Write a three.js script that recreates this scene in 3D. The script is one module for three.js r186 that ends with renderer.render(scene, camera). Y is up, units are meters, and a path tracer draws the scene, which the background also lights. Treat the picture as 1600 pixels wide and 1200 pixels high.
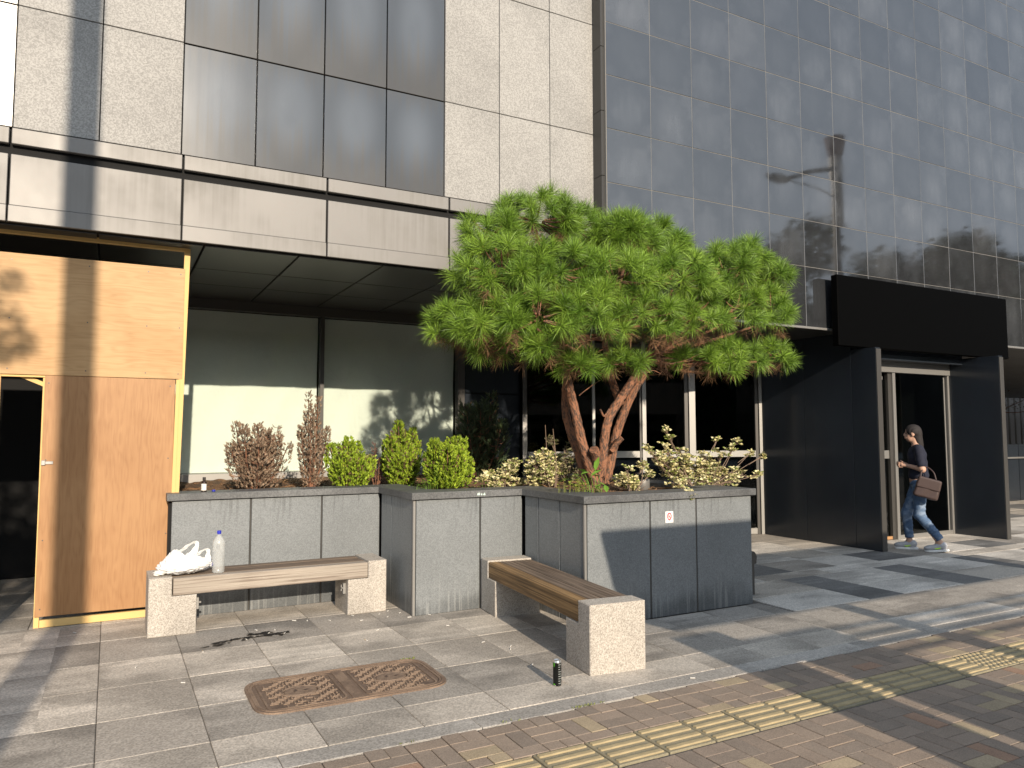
import * as THREE from 'three';
import { mergeGeometries, toCreasedNormals } from 'three/addons/utils/BufferGeometryUtils.js';
import { RoundedBoxGeometry } from 'three/addons/geometries/RoundedBoxGeometry.js';
import { MarchingCubes } from 'three/addons/objects/MarchingCubes.js';

// ---------------------------------------------------------------- camera, sky, sun, exposure
const scene = new THREE.Scene();
const camera = new THREE.PerspectiveCamera(54.4, 4 / 3, 0.05, 600);
camera.position.set(0, 1.55, 0);
camera.rotation.order = 'YXZ';
camera.rotation.set(3.885 * Math.PI / 180, -28.204 * Math.PI / 180, -0.085 * Math.PI / 180);
camera.updateMatrixWorld(true);

const SUN = new THREE.Vector3(-0.11, 0.372, 1).normalize();
{
  const W = 1024, H = 512, data = new Float32Array(W * H * 4), d = new THREE.Vector3();
  for (let j = 0; j < H; j++) for (let i = 0; i < W; i++) {
    const ph = ((i + 0.5) / W - 0.5) * 2 * Math.PI, el = ((j + 0.5) / H - 0.5) * Math.PI;
    d.set(Math.cos(ph) * Math.cos(el), Math.sin(el), Math.sin(ph) * Math.cos(el));
    const up = Math.max(0, d.y), h = Math.pow(1 - up, 3.0), ang = Math.acos(Math.min(1, Math.max(-1, d.dot(SUN)))) * 180 / Math.PI;
    const glow = 1.5 * Math.exp(-ang / 9) + 1.15 * Math.exp(-ang / 38);
    let r = 0.20 + h * 0.36 + glow * 0.96, g = 0.30 + h * 0.35 + glow * 0.96, b = 0.465 + h * 0.29 + glow * 0.90;
    if (d.y < 0) { const k = Math.min(1, -d.y * 6); r += (0.22 - r) * k; g += (0.21 - g) * k; b += (0.20 - b) * k; }
    const o = (j * W + i) * 4; data[o] = r; data[o + 1] = g; data[o + 2] = b; data[o + 3] = 1;
  }
  const sky = new THREE.DataTexture(data, W, H, THREE.RGBAFormat, THREE.FloatType);
  sky.mapping = THREE.EquirectangularReflectionMapping; sky.magFilter = sky.minFilter = THREE.LinearFilter; sky.needsUpdate = true;
  scene.background = sky; scene.environment = sky;
}
const sun = new THREE.DirectionalLight(new THREE.Color(1.0, 0.86, 0.69), 4.9);
sun.position.copy(SUN).multiplyScalar(60).add(new THREE.Vector3(5, 0, -5)); sun.target.position.set(5, 0, -5);
sun.castShadow = true; sun.shadow.mapSize.set(4096, 4096); sun.shadow.radius = 0.85;
Object.assign(sun.shadow.camera, { left: -22, right: 22, top: 22, bottom: -22, near: 1, far: 140 });
scene.add(sun, sun.target);
const renderer = new THREE.WebGLRenderer({ antialias: true });
renderer.setSize(1024, 768); renderer.shadowMap.enabled = true; renderer.shadowMap.type = THREE.PCFSoftShadowMap;
renderer.toneMapping = THREE.LinearToneMapping; renderer.toneMappingExposure = 1.21;

// ---------------------------------------------------------------- helpers
function mulberry(a) { return () => { a |= 0; a = a + 0x6D2B79F5 | 0; let t = Math.imul(a ^ a >>> 15, 1 | a); t = t + Math.imul(t ^ t >>> 7, 61 | t) ^ t; return ((t ^ t >>> 14) >>> 0) / 4294967296; }; }
const R = mulberry(20240917), rr = (a, b) => a + (b - a) * R(), pick = (a) => a[Math.floor(R() * a.length)];
const V = (x, y, z) => new THREE.Vector3(x, y, z), PI = Math.PI;
const FOC = 600 / Math.tan(54.4 * PI / 360);
function ray(px, py) { return V((px - 800) / FOC, -(py - 600) / FOC, -1).applyQuaternion(camera.quaternion); }
function pz(px, py, z) { const d = ray(px, py), t = z / d.z; return V(d.x * t, 1.55 + d.y * t, z); }         // surveyed point on the plane z
function py(px, py_, y) { const d = ray(px, py_), t = (y - 1.55) / d.y; return V(d.x * t, y, d.z * t); }     // surveyed point at height y
const used = {};
function numbered(n) { const k = used[n] = (used[n] ?? -1) + 1; return k ? n + '_' + String(k).padStart(3, '0') : n; }
function tag(o, label, category, group, kind) { if (label) o.userData.label = label; if (category) o.userData.category = category; if (group) o.userData.group = group; if (kind) o.userData.kind = kind; return o; }
function thing(name, label, category, pos = [0, 0, 0], turn = 0, group) {
  const o = new THREE.Group(); o.name = numbered(name); o.position.set(...pos); o.rotation.y = turn; scene.add(o); return tag(o, label, category, group);
}
function single(name, geo, mat, label, category, pos = [0, 0, 0], group) {
  const o = new THREE.Mesh(geo, mat); o.name = numbered(name); o.position.set(...pos); scene.add(o); return tag(o, label, category, group);
}
function structure(name, geo, mat, pos = [0, 0, 0]) { const o = new THREE.Mesh(geo, mat); o.name = numbered(name); o.position.set(...pos); scene.add(o); o.userData.kind = 'structure'; return o; }
function part(parent, name, geo, mat, pos = [0, 0, 0], rot) {
  const o = new THREE.Mesh(geo, mat); o.name = name; o.position.set(...pos); if (rot) o.rotation.set(...rot); parent.add(o); return o;
}
// chamfered box, metric uv with an offset
function cbox(w, h, d, c = 0.003, ou = 0, ov = 0) {
  const P = [], U = [], H = [w / 2, h / 2, d / 2];
  const v = (s, ax) => [0, 1, 2].map((i) => s[i] * (H[i] - (i === ax ? 0 : c)));
  const poly = (pts) => {
    const [a, b, q] = pts.map((p) => V(...p)), n = b.clone().sub(a).cross(q.clone().sub(a)), m = V(0, 0, 0); pts.forEach((p) => m.add(V(...p)));
    if (n.dot(m) < 0) pts.reverse();
    const ax = [Math.abs(n.x), Math.abs(n.y), Math.abs(n.z)], k = ax.indexOf(Math.max(...ax));
    for (let i = 1; i < pts.length - 1; i++) for (const p of [pts[0], pts[i], pts[i + 1]]) { P.push(...p); U.push(ou + (k === 0 ? p[2] : p[0]), ov + (k === 1 ? -p[2] : p[1])); }
  };
  for (let ax = 0; ax < 3; ax++) for (const s of [-1, 1]) {
    const a = (ax + 1) % 3, b = (ax + 2) % 3, q = (i, j) => { const t = [0, 0, 0]; t[ax] = s; t[a] = i; t[b] = j; return v(t, ax); };
    poly([q(-1, -1), q(1, -1), q(1, 1), q(-1, 1)]);
  }
  if (c > 0) {
    for (let e = 0; e < 3; e++) { const a = (e + 1) % 3, b = (e + 2) % 3; for (const sa of [-1, 1]) for (const sb of [-1, 1]) {
      const q = (k, ax) => { const t = [0, 0, 0]; t[e] = k; t[a] = sa; t[b] = sb; return v(t, ax); };
      poly([q(-1, a), q(1, a), q(1, b), q(-1, b)]); } }
    for (const x of [-1, 1]) for (const y of [-1, 1]) for (const z of [-1, 1]) poly([v([x, y, z], 0), v([x, y, z], 1), v([x, y, z], 2)]);
  }
  const g = new THREE.BufferGeometry(); g.setAttribute('position', new THREE.Float32BufferAttribute(P, 3)); g.setAttribute('uv', new THREE.Float32BufferAttribute(U, 2)); g.computeVertexNormals(); return g;
}
const cache = {};
function vbox(w, h, d, c, variants = 4) {   // one of a few shared variants of a box, each with its own place in the pattern
  const k = [w, h, d, c].map((x) => x.toFixed(3)).join(), i = Math.floor(R() * variants), key = k + i;
  return cache[key] ??= cbox(w, h, d, c, rr(0, 5), rr(0, 5));
}
function bar(x0, x1, y0, y1, z0, z1, c = 0.002) { const g = cbox(x1 - x0, y1 - y0, z1 - z0, c, rr(0, 3), rr(0, 3)); g.translate((x0 + x1) / 2, (y0 + y1) / 2, (z0 + z1) / 2); return g; }
function merge(l) { return mergeGeometries(l.map((g) => { let q = g.index ? g.toNonIndexed() : g; for (const k of Object.keys(q.attributes)) if (!['position', 'normal', 'uv'].includes(k)) q.deleteAttribute(k); return q; })); }
function tube(pts, r0, r1, seg = 24, rad = 8, lump = 0) {
  const c = new THREE.CatmullRomCurve3(pts), f = c.computeFrenetFrames(seg), P = [], U = [], I = [], L = c.getLength(); 
  for (let i = 0; i <= seg; i++) { const t = i / seg, p = c.getPointAt(t), r = r0 + (r1 - r0) * t; for (let j = 0; j <= rad; j++) { const a = (j % rad) / rad * 2 * PI, k = r * (1 + lump * (Math.sin(i * 2.3 + j * 1.9) * .5 + Math.sin(i * .9 - (j % rad) * 2.7) * .5));
    const n = f.normals[i].clone().multiplyScalar(Math.cos(a) * k).add(f.binormals[i].clone().multiplyScalar(Math.sin(a) * k)); P.push(p.x + n.x, p.y + n.y, p.z + n.z); U.push(j / rad * 2 * PI * r0, t * L); } }
  for (let i = 0; i < seg; i++) for (let j = 0; j < rad; j++) { const a = i * (rad + 1) + j, b = a + rad + 1; I.push(a, a + 1, b, b, a + 1, b + 1); }
  const c0 = P.length / 3; P.push(...pts[0].toArray(), ...pts[pts.length - 1].toArray()); U.push(0, 0, 0, L);
  for (let j = 0; j < rad; j++) { I.push(c0, j + 1, j); const a = seg * (rad + 1) + j; I.push(c0 + 1, a, a + 1); }
  const g = new THREE.BufferGeometry(); g.setIndex(I); g.setAttribute('position', new THREE.Float32BufferAttribute(P, 3)); g.setAttribute('uv', new THREE.Float32BufferAttribute(U, 2)); g.computeVertexNormals(); return g;
}
class Leaves {   // collects many small flat leaves / needles with a colour each
  constructor() { this.p = []; this.c = []; }
  tri(a, b, c, col) { this.p.push(a.x, a.y, a.z, b.x, b.y, b.z, c.x, c.y, c.z); for (let i = 0; i < 3; i++) this.c.push(col[0], col[1], col[2]); }
  needle(b, d, l, w, col) { const s = V(R() - .5, R() - .5, R() - .5).cross(d).normalize().multiplyScalar(w / 2), m = b.clone().addScaledVector(d, l * .65), t = b.clone().addScaledVector(d, l); t.y -= l * .06;
    this.tri(b.clone().sub(s), b.clone().add(s), m.clone().add(s), col); this.tri(b.clone().sub(s), m.clone().add(s), m.clone().sub(s), col); this.tri(m.clone().sub(s), m.clone().add(s), t, col); }
  leaf(b, d, up, l, w, col, fold = .25) { const s = d.clone().cross(up).normalize(), n = s.clone().cross(d).normalize(), q = (u, v, f) => b.clone().addScaledVector(d, u * l).addScaledVector(s, v * w / 2).addScaledVector(n, f * w);
    const m0 = q(.3, 0, 0), m1 = q(.7, 0, -.03), t = q(1, 0, -.12);
    for (const k of [-1, 1]) { const e0 = q(.28, k * .85, fold * .5), e1 = q(.6, k, fold * .5);
      if (k < 0) { this.tri(b, m0, e0, col); this.tri(m0, m1, e1, col); this.tri(m0, e1, e0, col); this.tri(m1, t, e1, col); } else { this.tri(b, e0, m0, col); this.tri(m0, e1, m1, col); this.tri(m0, e0, e1, col); this.tri(m1, e1, t, col); } } }
  build() { const g = new THREE.BufferGeometry(); g.setAttribute('position', new THREE.Float32BufferAttribute(this.p, 3)); g.setAttribute('color', new THREE.Float32BufferAttribute(this.c, 3)); g.computeVertexNormals(); return g; }
}
// ---------------------------------------------------------------- procedural textures
function lattice(n, seed) { const r = mulberry(seed), a = new Float32Array(n * n); for (let i = 0; i < a.length; i++) a[i] = r(); return a; }
function noise(N, fx, fy, seed) {   // periodic value noise, fx by fy cells over an N x N picture
  const n = Math.max(fx, fy), L = lattice(n, seed), o = new Float32Array(N * N), sx = new Float32Array(N), ix = new Int32Array(N);
  for (let i = 0; i < N; i++) { const u = i / N * fx, k = Math.floor(u), t = u - k; ix[i] = k; sx[i] = t * t * (3 - 2 * t); }
  for (let j = 0; j < N; j++) { const v = j / N * fy, k = Math.floor(v), t = v - k, s = t * t * (3 - 2 * t), r0 = (k % fy) * n, r1 = ((k + 1) % fy) * n;
    for (let i = 0; i < N; i++) { const a = ix[i] % fx, b = (ix[i] + 1) % fx, p = L[r0 + a] + (L[r0 + b] - L[r0 + a]) * sx[i], q = L[r1 + a] + (L[r1 + b] - L[r1 + a]) * sx[i]; o[j * N + i] = p + (q - p) * s; } }
  return o;
}
function fbm(N, fx, fy, oct, seed) { const o = new Float32Array(N * N); let a = .5, s = 0; for (let k = 0; k < oct; k++) { const n = noise(N, fx << k, fy << k, seed + k * 31); for (let i = 0; i < o.length; i++) o[i] += n[i] * a; s += a; a *= .55; } for (let i = 0; i < o.length; i++) o[i] /= s; return o; }
const enc = (x) => { x = Math.min(1, Math.max(0, x)); return Math.round(255 * (x <= .0031308 ? x * 12.92 : 1.055 * Math.pow(x, 1 / 2.4) - .055)); };
function finish(data, N, meters, srgb) { const t = new THREE.DataTexture(data, N, N, THREE.RGBAFormat); t.wrapS = t.wrapT = THREE.RepeatWrapping; t.magFilter = THREE.LinearFilter; t.minFilter = THREE.LinearMipmapLinearFilter; t.generateMipmaps = true; t.anisotropy = 8; if (srgb) t.colorSpace = THREE.SRGBColorSpace; t.repeat.set(1 / meters[0], 1 / meters[1]); t.needsUpdate = true; return t; }
function colorTex(N, meters, f) { const d = new Uint8Array(N * N * 4); for (let i = 0; i < N * N; i++) { const c = f(i, i % N, Math.floor(i / N)); d[i * 4] = enc(c[0]); d[i * 4 + 1] = enc(c[1]); d[i * 4 + 2] = enc(c[2]); d[i * 4 + 3] = 255; } return finish(d, N, Array.isArray(meters) ? meters : [meters, meters], true); }
function grayTex(N, meters, f) { const d = new Uint8Array(N * N * 4); for (let i = 0; i < N * N; i++) { const c = Math.round(255 * Math.min(1, Math.max(0, f(i, i % N, Math.floor(i / N))))); d[i * 4] = d[i * 4 + 1] = d[i * 4 + 2] = c; d[i * 4 + 3] = 255; } return finish(d, N, Array.isArray(meters) ? meters : [meters, meters], false); }
const mix3 = (a, b, t) => [a[0] + (b[0] - a[0]) * t, a[1] + (b[1] - a[1]) * t, a[2] + (b[2] - a[2]) * t], mul3 = (a, k) => [a[0] * k, a[1] * k, a[2] * k], sm = (a, b, x) => { x = Math.min(1, Math.max(0, (x - a) / (b - a))); return x * x * (3 - 2 * x); };
const std = (o) => new THREE.MeshStandardMaterial({ side: THREE.DoubleSide, ...o }), phys = (o) => new THREE.MeshPhysicalMaterial({ side: THREE.DoubleSide, ...o });
const rgb = (r, g, b) => new THREE.Color().setRGB(r, g, b);
function graniteTex(N, m, grain, tones, dirt, seed) {   // speckled stone: three tones of grain, then blotches of dirt
  const a = noise(N, grain, grain, seed), b = noise(N, grain * 2, grain * 2, seed + 7), big = fbm(N, 3, 3, 4, seed + 13), mid = fbm(N, 9, 9, 3, seed + 17);
  return colorTex(N, m, (i) => { const t = a[i] * .6 + b[i] * .4; let c = t < .42 ? mix3(tones[0], tones[1], t / .42) : mix3(tones[1], tones[2], Math.min(1, (t - .42) / .3)); return mul3(c, 1 - dirt * sm(.42, .72, big[i]) - dirt * .5 * sm(.5, .8, mid[i])); });
}
const M = {};
{
  const N = 1024;
  M.benchStone = std({ map: graniteTex(N, 1.6, 300, [[.17, .15, .128], [.365, .33, .285], [.53, .487, .43]], .2, 11), roughness: .75 });
  M.benchStone.bumpMap = grayTex(512, 1.2, ((n) => (i) => n[i])(noise(512, 180, 180, 5))); M.benchStone.bumpScale = .001;
  M.lightGranite = std({ map: graniteTex(N, 2.2, 250, [[.195, .187, .175], [.283, .275, .26], [.375, .365, .345]], .12, 21), roughness: .7 });
  { const g1 = noise(N, 240, 240, 31), g2 = noise(N, 480, 480, 33), bg = fbm(N, 4, 4, 4, 35), sk = fbm(N, 70, 3, 4, 36); // v runs from the foot of the wall: damp and lime streaks low down
    M.planterStone = std({ map: colorTex(N, 1.5, (i, x, y) => { const v = y / N * 1.5, t = g1[i] * .6 + g2[i] * .4; let c = mul3(mix3([.115, .125, .13], [.245, .26, .265], t), .86 + .28 * bg[i]); const damp = sm(.22, .0, v + (bg[i] - .5) * .3 + (sk[i] - .5) * .12), lime = sm(.60, .78, sk[i]) * sm(.5, .0, v) * .5, run = sm(.58, .8, sk[i]) * sm(.6, .99, v) * .3; c = mul3(c, 1 - .42 * damp - run); return mix3(c, [.42, .42, .40], lime * .45); }), roughness: .42 }); }
  M.planterCap = std({ map: graniteTex(N, 1.5, 220, [[.075, .078, .08], [.115, .118, .12], [.165, .168, .168]], .25, 41), roughness: .5 });
  const fl = fbm(N, 4, 6, 5, 77), scr = noise(N, 6, 90, 78);
  const paveTone = (base, seed) => { const g = noise(N, 260, 260, seed), b = fbm(N, 3, 5, 5, seed + 3), s = fbm(N, 2, 14, 4, seed + 5); return colorTex(N, 1.9, (i) => { let k = .70 + .62 * g[i]; k *= 1 - .36 * sm(.42, .72, b[i]) + .26 * sm(.56, .78, s[i]); return mul3(base, k); }); };
  M.paveLight = [1, 2, 3].map((k) => std({ map: paveTone([[.44, .395, .338], [.415, .374, .322], [.465, .42, .36]][k - 1], 100 + k * 10), roughness: .8 }));
  M.paveDark = [1, 2].map((k) => std({ map: paveTone([[.33, .297, .257], [.295, .268, .234]][k - 1], 200 + k * 10), roughness: .78 }));
  M.paveDeep = std({ map: paveTone([.165, .160, .152], 250), roughness: .75 }); M.paveBright = std({ map: paveTone([.54, .50, .445], 260), roughness: .8 });
  const pb = grayTex(512, .9, ((n, q) => (i) => n[i] * .5 + q[i] * .5)(noise(512, 150, 150, 8), fbm(512, 20, 20, 3, 9)));
  for (const m of [...M.paveLight, ...M.paveDark]) { m.bumpMap = pb; m.bumpScale = .0016; }
  const brick = (base, seed) => { const g = noise(512, 200, 200, seed), b = fbm(512, 4, 4, 4, seed + 1); return std({ map: colorTex(512, .7, (i) => mul3(base, .72 + .4 * g[i] + .35 * (b[i] - .5))), roughness: .88, bumpMap: pb, bumpScale: .0015 }); };
  M.brick = [[.285, .222, .172], [.262, .208, .163], [.300, .234, .180], [.242, .194, .154], [.38, .302, .20], [.34, .215, .145]].map((c, k) => brick(c, 300 + k * 9));
  M.tactile = brick([.47, .375, .215], 371); M.tactileBase = brick([.27, .235, .155], 381);
  M.joint = std({ color: rgb(.11, .098, .085), roughness: 1 });
  M.curb = std({ map: paveTone([.43, .40, .36], 391), roughness: .8, bumpMap: pb, bumpScale: .001 });
  // polished black facade stone: sixteen dusty cells, one per tile picture
  const cl = fbm(N, 12, 12, 5, 401), st = fbm(N, 60, 8, 4, 402), rd = mulberry(5), cell = [...Array(16)].map(() => [rr(.3, .7), rr(.3, .7), rr(.2, .75), rr(.75, 1.2)]);
  M.tileMap = (k) => colorTex(N, [4, 4], (i, x, y) => { const cx = Math.floor(x / 256), cy = Math.floor(y / 256), q = cell[cy * 4 + cx], u = (x % 256) / 256 - q[0], v = (y % 256) / 256 - q[1], d = Math.sqrt(u * u * 1.3 + v * v);
    const dust = q[2] * sm(.55, .05, d + (cl[i] - .5) * .7) * (.35 + .7 * st[i]) + .3 * sm(.45, .8, cl[i]); return mul3([.034, .036, .040], q[3] * k * (.85 + 1.35 * dust)); });
  const tm = M.tileMap(1), tr = grayTex(N, [4, 4], (i) => .015 + .06 * cl[i]);
  M.tile = [0, 1, 2].map((k) => phys({ map: tm, color: rgb(...[[1, 1, .98], [.8, .8, .8], [1.2, 1.18, 1.14]][k]), roughnessMap: tr, roughness: 1, ior: 2.2 }));
  M.grout = std({ color: rgb(.19, .182, .17), roughness: .9 });
  // weathered grey panels: rain streaks and dirt that gathers to the foot of each panel (v runs 0 to 1 up the panel)
  const sk = fbm(N, 90, 3, 4, 411), bl = fbm(N, 4, 4, 5, 412);
  M.greyPanel = phys({ map: colorTex(N, [4, 4], (i, x, y) => { const v = (y % 256) / 256, foot = sm(.5, .02, v + (sk[i] - .5) * .5), top = sm(.82, 1, v + (sk[i] - .5) * .35) * .4; return mul3(mix3([.050, .057, .067], [.060, .055, .048], Math.min(1, foot + top)), (.7 + .5 * bl[i]) * (1 + .75 * sm(.5, .08, Math.hypot(((x % 256) / 256 - .5) * 1.1, v - .58) + (bl[i] - .5) * .4))); }), roughness: .21, ior: 1.75, roughnessMap: grayTex(N, [4, 4], (i) => .78 + .25 * (bl[i] - .5) + .06 * sk[i]) });
  M.fascia = std({ map: colorTex(N, 2.4, (i) => mul3(mix3([.212, .203, .192], [.155, .147, .133], sm(.40, .75, sk[i] * .25 + bl[i] * .75)), .8 + .4 * bl[i] )), roughness: .6, metalness: .12 });
  M.fascia.roughnessMap = grayTex(N, 2.4, (i) => .65 + .5 * bl[i]);
  M.steel = std({ color: rgb(.34, .33, .31), roughness: .42, metalness: .6 });
  M.darkSteel = std({ color: rgb(.10, .095, .088), roughness: .4, metalness: .5 });
  M.bronze = std({ color: rgb(.034, .033, .031), roughness: .45 });
  M.soffit = std({ color: rgb(.040, .040, .038), roughness: .38 });
  M.blackGap = std({ color: rgb(.006, .006, .006), roughness: .9 });
  { const sm1 = fbm(512, 5, 3, 5, 501); M.blackGloss = phys({ map: colorTex(512, 3, (i) => mul3([.017, .021, .027], .9 + .35 * sm1[i])), roughnessMap: grayTex(512, 3, (i) => .12 + .12 * sm1[i]), roughness: 1, ior: 1.55 }); }
  M.glass = phys({ color: rgb(.93, .95, .92), roughness: .02, transmission: 1, thickness: 0, ior: 1.5 });
  M.tint = phys({ color: rgb(.42, .47, .46), roughness: .02, transmission: 1, thickness: 0, ior: 1.52 });
  const fo = fbm(N, 5, 3, 4, 421), fd = noise(N, 300, 200, 422);
  M.blind = std({ map: colorTex(N, 4, (i) => mul3([.80, .83, .82], .93 + .1 * fo[i] + .03 * fd[i])), roughness: .9, bumpMap: grayTex(N, 4, (i) => fo[i]), bumpScale: .05 });
  M.interior = std({ color: rgb(.03, .031, .031), roughness: .9 });
  // plywood: contour grain
  const ply = (seed, fx, fy, rot, c0, c1, ringK) => { const w = fbm(N, fx, fy, 4, seed), f = noise(N, rot ? 16 : 280, rot ? 280 : 16, seed + 9), f2 = fbm(N, rot ? 8 : 120, rot ? 120 : 8, 3, seed + 19), b = fbm(N, 3, 3, 4, seed + 4); return colorTex(N, [1.15, 1.15], (i) => { const ring = Math.pow(.5 + .5 * Math.sin(w[i] * ringK + f2[i] * 2.2), 1.6); return mul3(mix3(c0, c1, .34 * ring * (.3 + .7 * f[i]) + .30 * f2[i] + .36 * sm(.35, .7, b[i]) + .12 * f[i]), .92 + .16 * b[i]); }); };
  M.plyTop = std({ map: ply(431, 1, 5, true, [.52, .325, .152], [.34, .19, .072], 70), roughness: .6 });
  M.plyDoor = std({ map: ply(441, 6, 1, false, [.40, .215, .09], [.26, .122, .042], 60), roughness: .55 });
  M.stud = std({ color: rgb(.66, .44, .17), roughness: .7 });
  const tg = fbm(N, 3, 90, 4, 451), tb = fbm(N, 4, 8, 4, 452);
  M.timberTop = std({ map: colorTex(N, [1.5, .8], (i) => mul3(mix3([.185, .135, .095], [.075, .052, .037], sm(.35, .7, tg[i])), .7 + .6 * tb[i])), roughness: .8, bumpMap: grayTex(N, [1.5, .8], (i) => tg[i]), bumpScale: .004 });
  M.timberPale = std({ map: colorTex(N, [1.5, .8], (i) => mul3(mix3([.36, .31, .255], [.15, .115, .09], sm(.40, .76, tg[i] * .5 + tb[i] * .5)), .7 + .55 * tb[i])), roughness: .8, bumpMap: M.timberTop.bumpMap, bumpScale: .004 });
  M.timberSide = std({ map: colorTex(N, [1.5, .8], (i) => mul3(mix3([.27, .165, .07], [.12, .07, .028], sm(.35, .7, tg[i])), .6 + .75 * tb[i])), roughness: .75, bumpMap: M.timberTop.bumpMap, bumpScale: .004 });
  const ru = fbm(N, 8, 8, 5, 461);
  M.iron = std({ map: colorTex(N, 1, (i) => mul3(mix3([.255, .182, .13], [.175, .122, .088], sm(.35, .65, ru[i])), .75 + .5 * fd[i])), roughness: .72, metalness: .25 });
  M.ironDark = std({ map: colorTex(N, 1, (i) => mul3(mix3([.155, .108, .078], [.10, .068, .049], sm(.35, .65, ru[i])), .75 + .5 * fd[i])), roughness: .85, metalness: .1 });
  const so = fbm(N, 10, 10, 5, 471), so2 = noise(N, 180, 180, 472);
  M.soil = std({ map: colorTex(N, 1.5, (i) => mul3(mix3([.10, .062, .036], [.30, .17, .085], sm(.4, .7, so[i] * .6 + so2[i] * .4)), .8)), roughness: 1, bumpMap: grayTex(N, 1.5, (i) => so[i] * .5 + so2[i] * .5), bumpScale: .03 });
  const bk = fbm(512, 8, 6, 4, 481), bk2 = fbm(512, 24, 10, 3, 482);
  M.bark = std({ map: colorTex(512, [.3, .34], (i) => mul3(mix3([.32, .145, .078], [.085, .052, .037], sm(.40, .62, bk[i] * .3 + bk2[i] * .7)), .6 + .8 * bk2[i])), roughness: .9, bumpMap: grayTex(512, [.3, .34], (i) => bk[i] * .5 + bk2[i] * .5), bumpScale: .025 });
  M.asphalt = std({ map: colorTex(512, 3, (i) => mul3([.05, .05, .05], .7 + .6 * bk2[i])), roughness: .9 });
  M.earth = std({ map: colorTex(512, 8, (i) => mul3([.16, .145, .12], .7 + .6 * bk[i])), roughness: 1 });
}
const leafMat = (o = {}) => phys({ vertexColors: true, roughness: .55, ...o });

// ---------------------------------------------------------------- ground, road, pavement
const plane = (x0, x1, z0, z1, y) => { const g = new THREE.PlaneGeometry(x1 - x0, z1 - z0); g.rotateX(-PI / 2); g.translate((x0 + x1) / 2, y, (z0 + z1) / 2); const p = g.attributes.position, u = g.attributes.uv; for (let i = 0; i < p.count; i++) u.setXY(i, p.getX(i), -p.getZ(i)); return g; };
structure('ground', plane(-300, 300, -300, 300, -.16), M.earth);
structure('road', plane(-120, 120, 4.6, 17, -.13), M.asphalt);
structure('road_marking', merge([plane(-120, 120, 5, 5.15, -.126), ...[...Array(24)].map((_, i) => plane(-90 + i * 8, -87 + i * 8, 10.7, 10.85, -.126))]), std({ color: rgb(.7, .7, .66), roughness: .8 }));
structure('kerb', merge([...Array(60)].map((_, i) => bar(-60 + i * 2, -58.01 + i * 2, -.2, 0, 4.35, 4.58, .012))), M.curb);
structure('pavement_beyond_road', bar(-120, 120, -.3, -.02, 17, 26), M.curb);
const pavement = structure('pavement', merge([bar(-14, 40, -.155, -.012, -26, -3.67, 0)]), M.joint);
const brickwalk = structure('brick_pavement', merge([bar(-60, 60, -.155, -.010, -3.67, 4.35, 0)]), M.joint);
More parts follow.
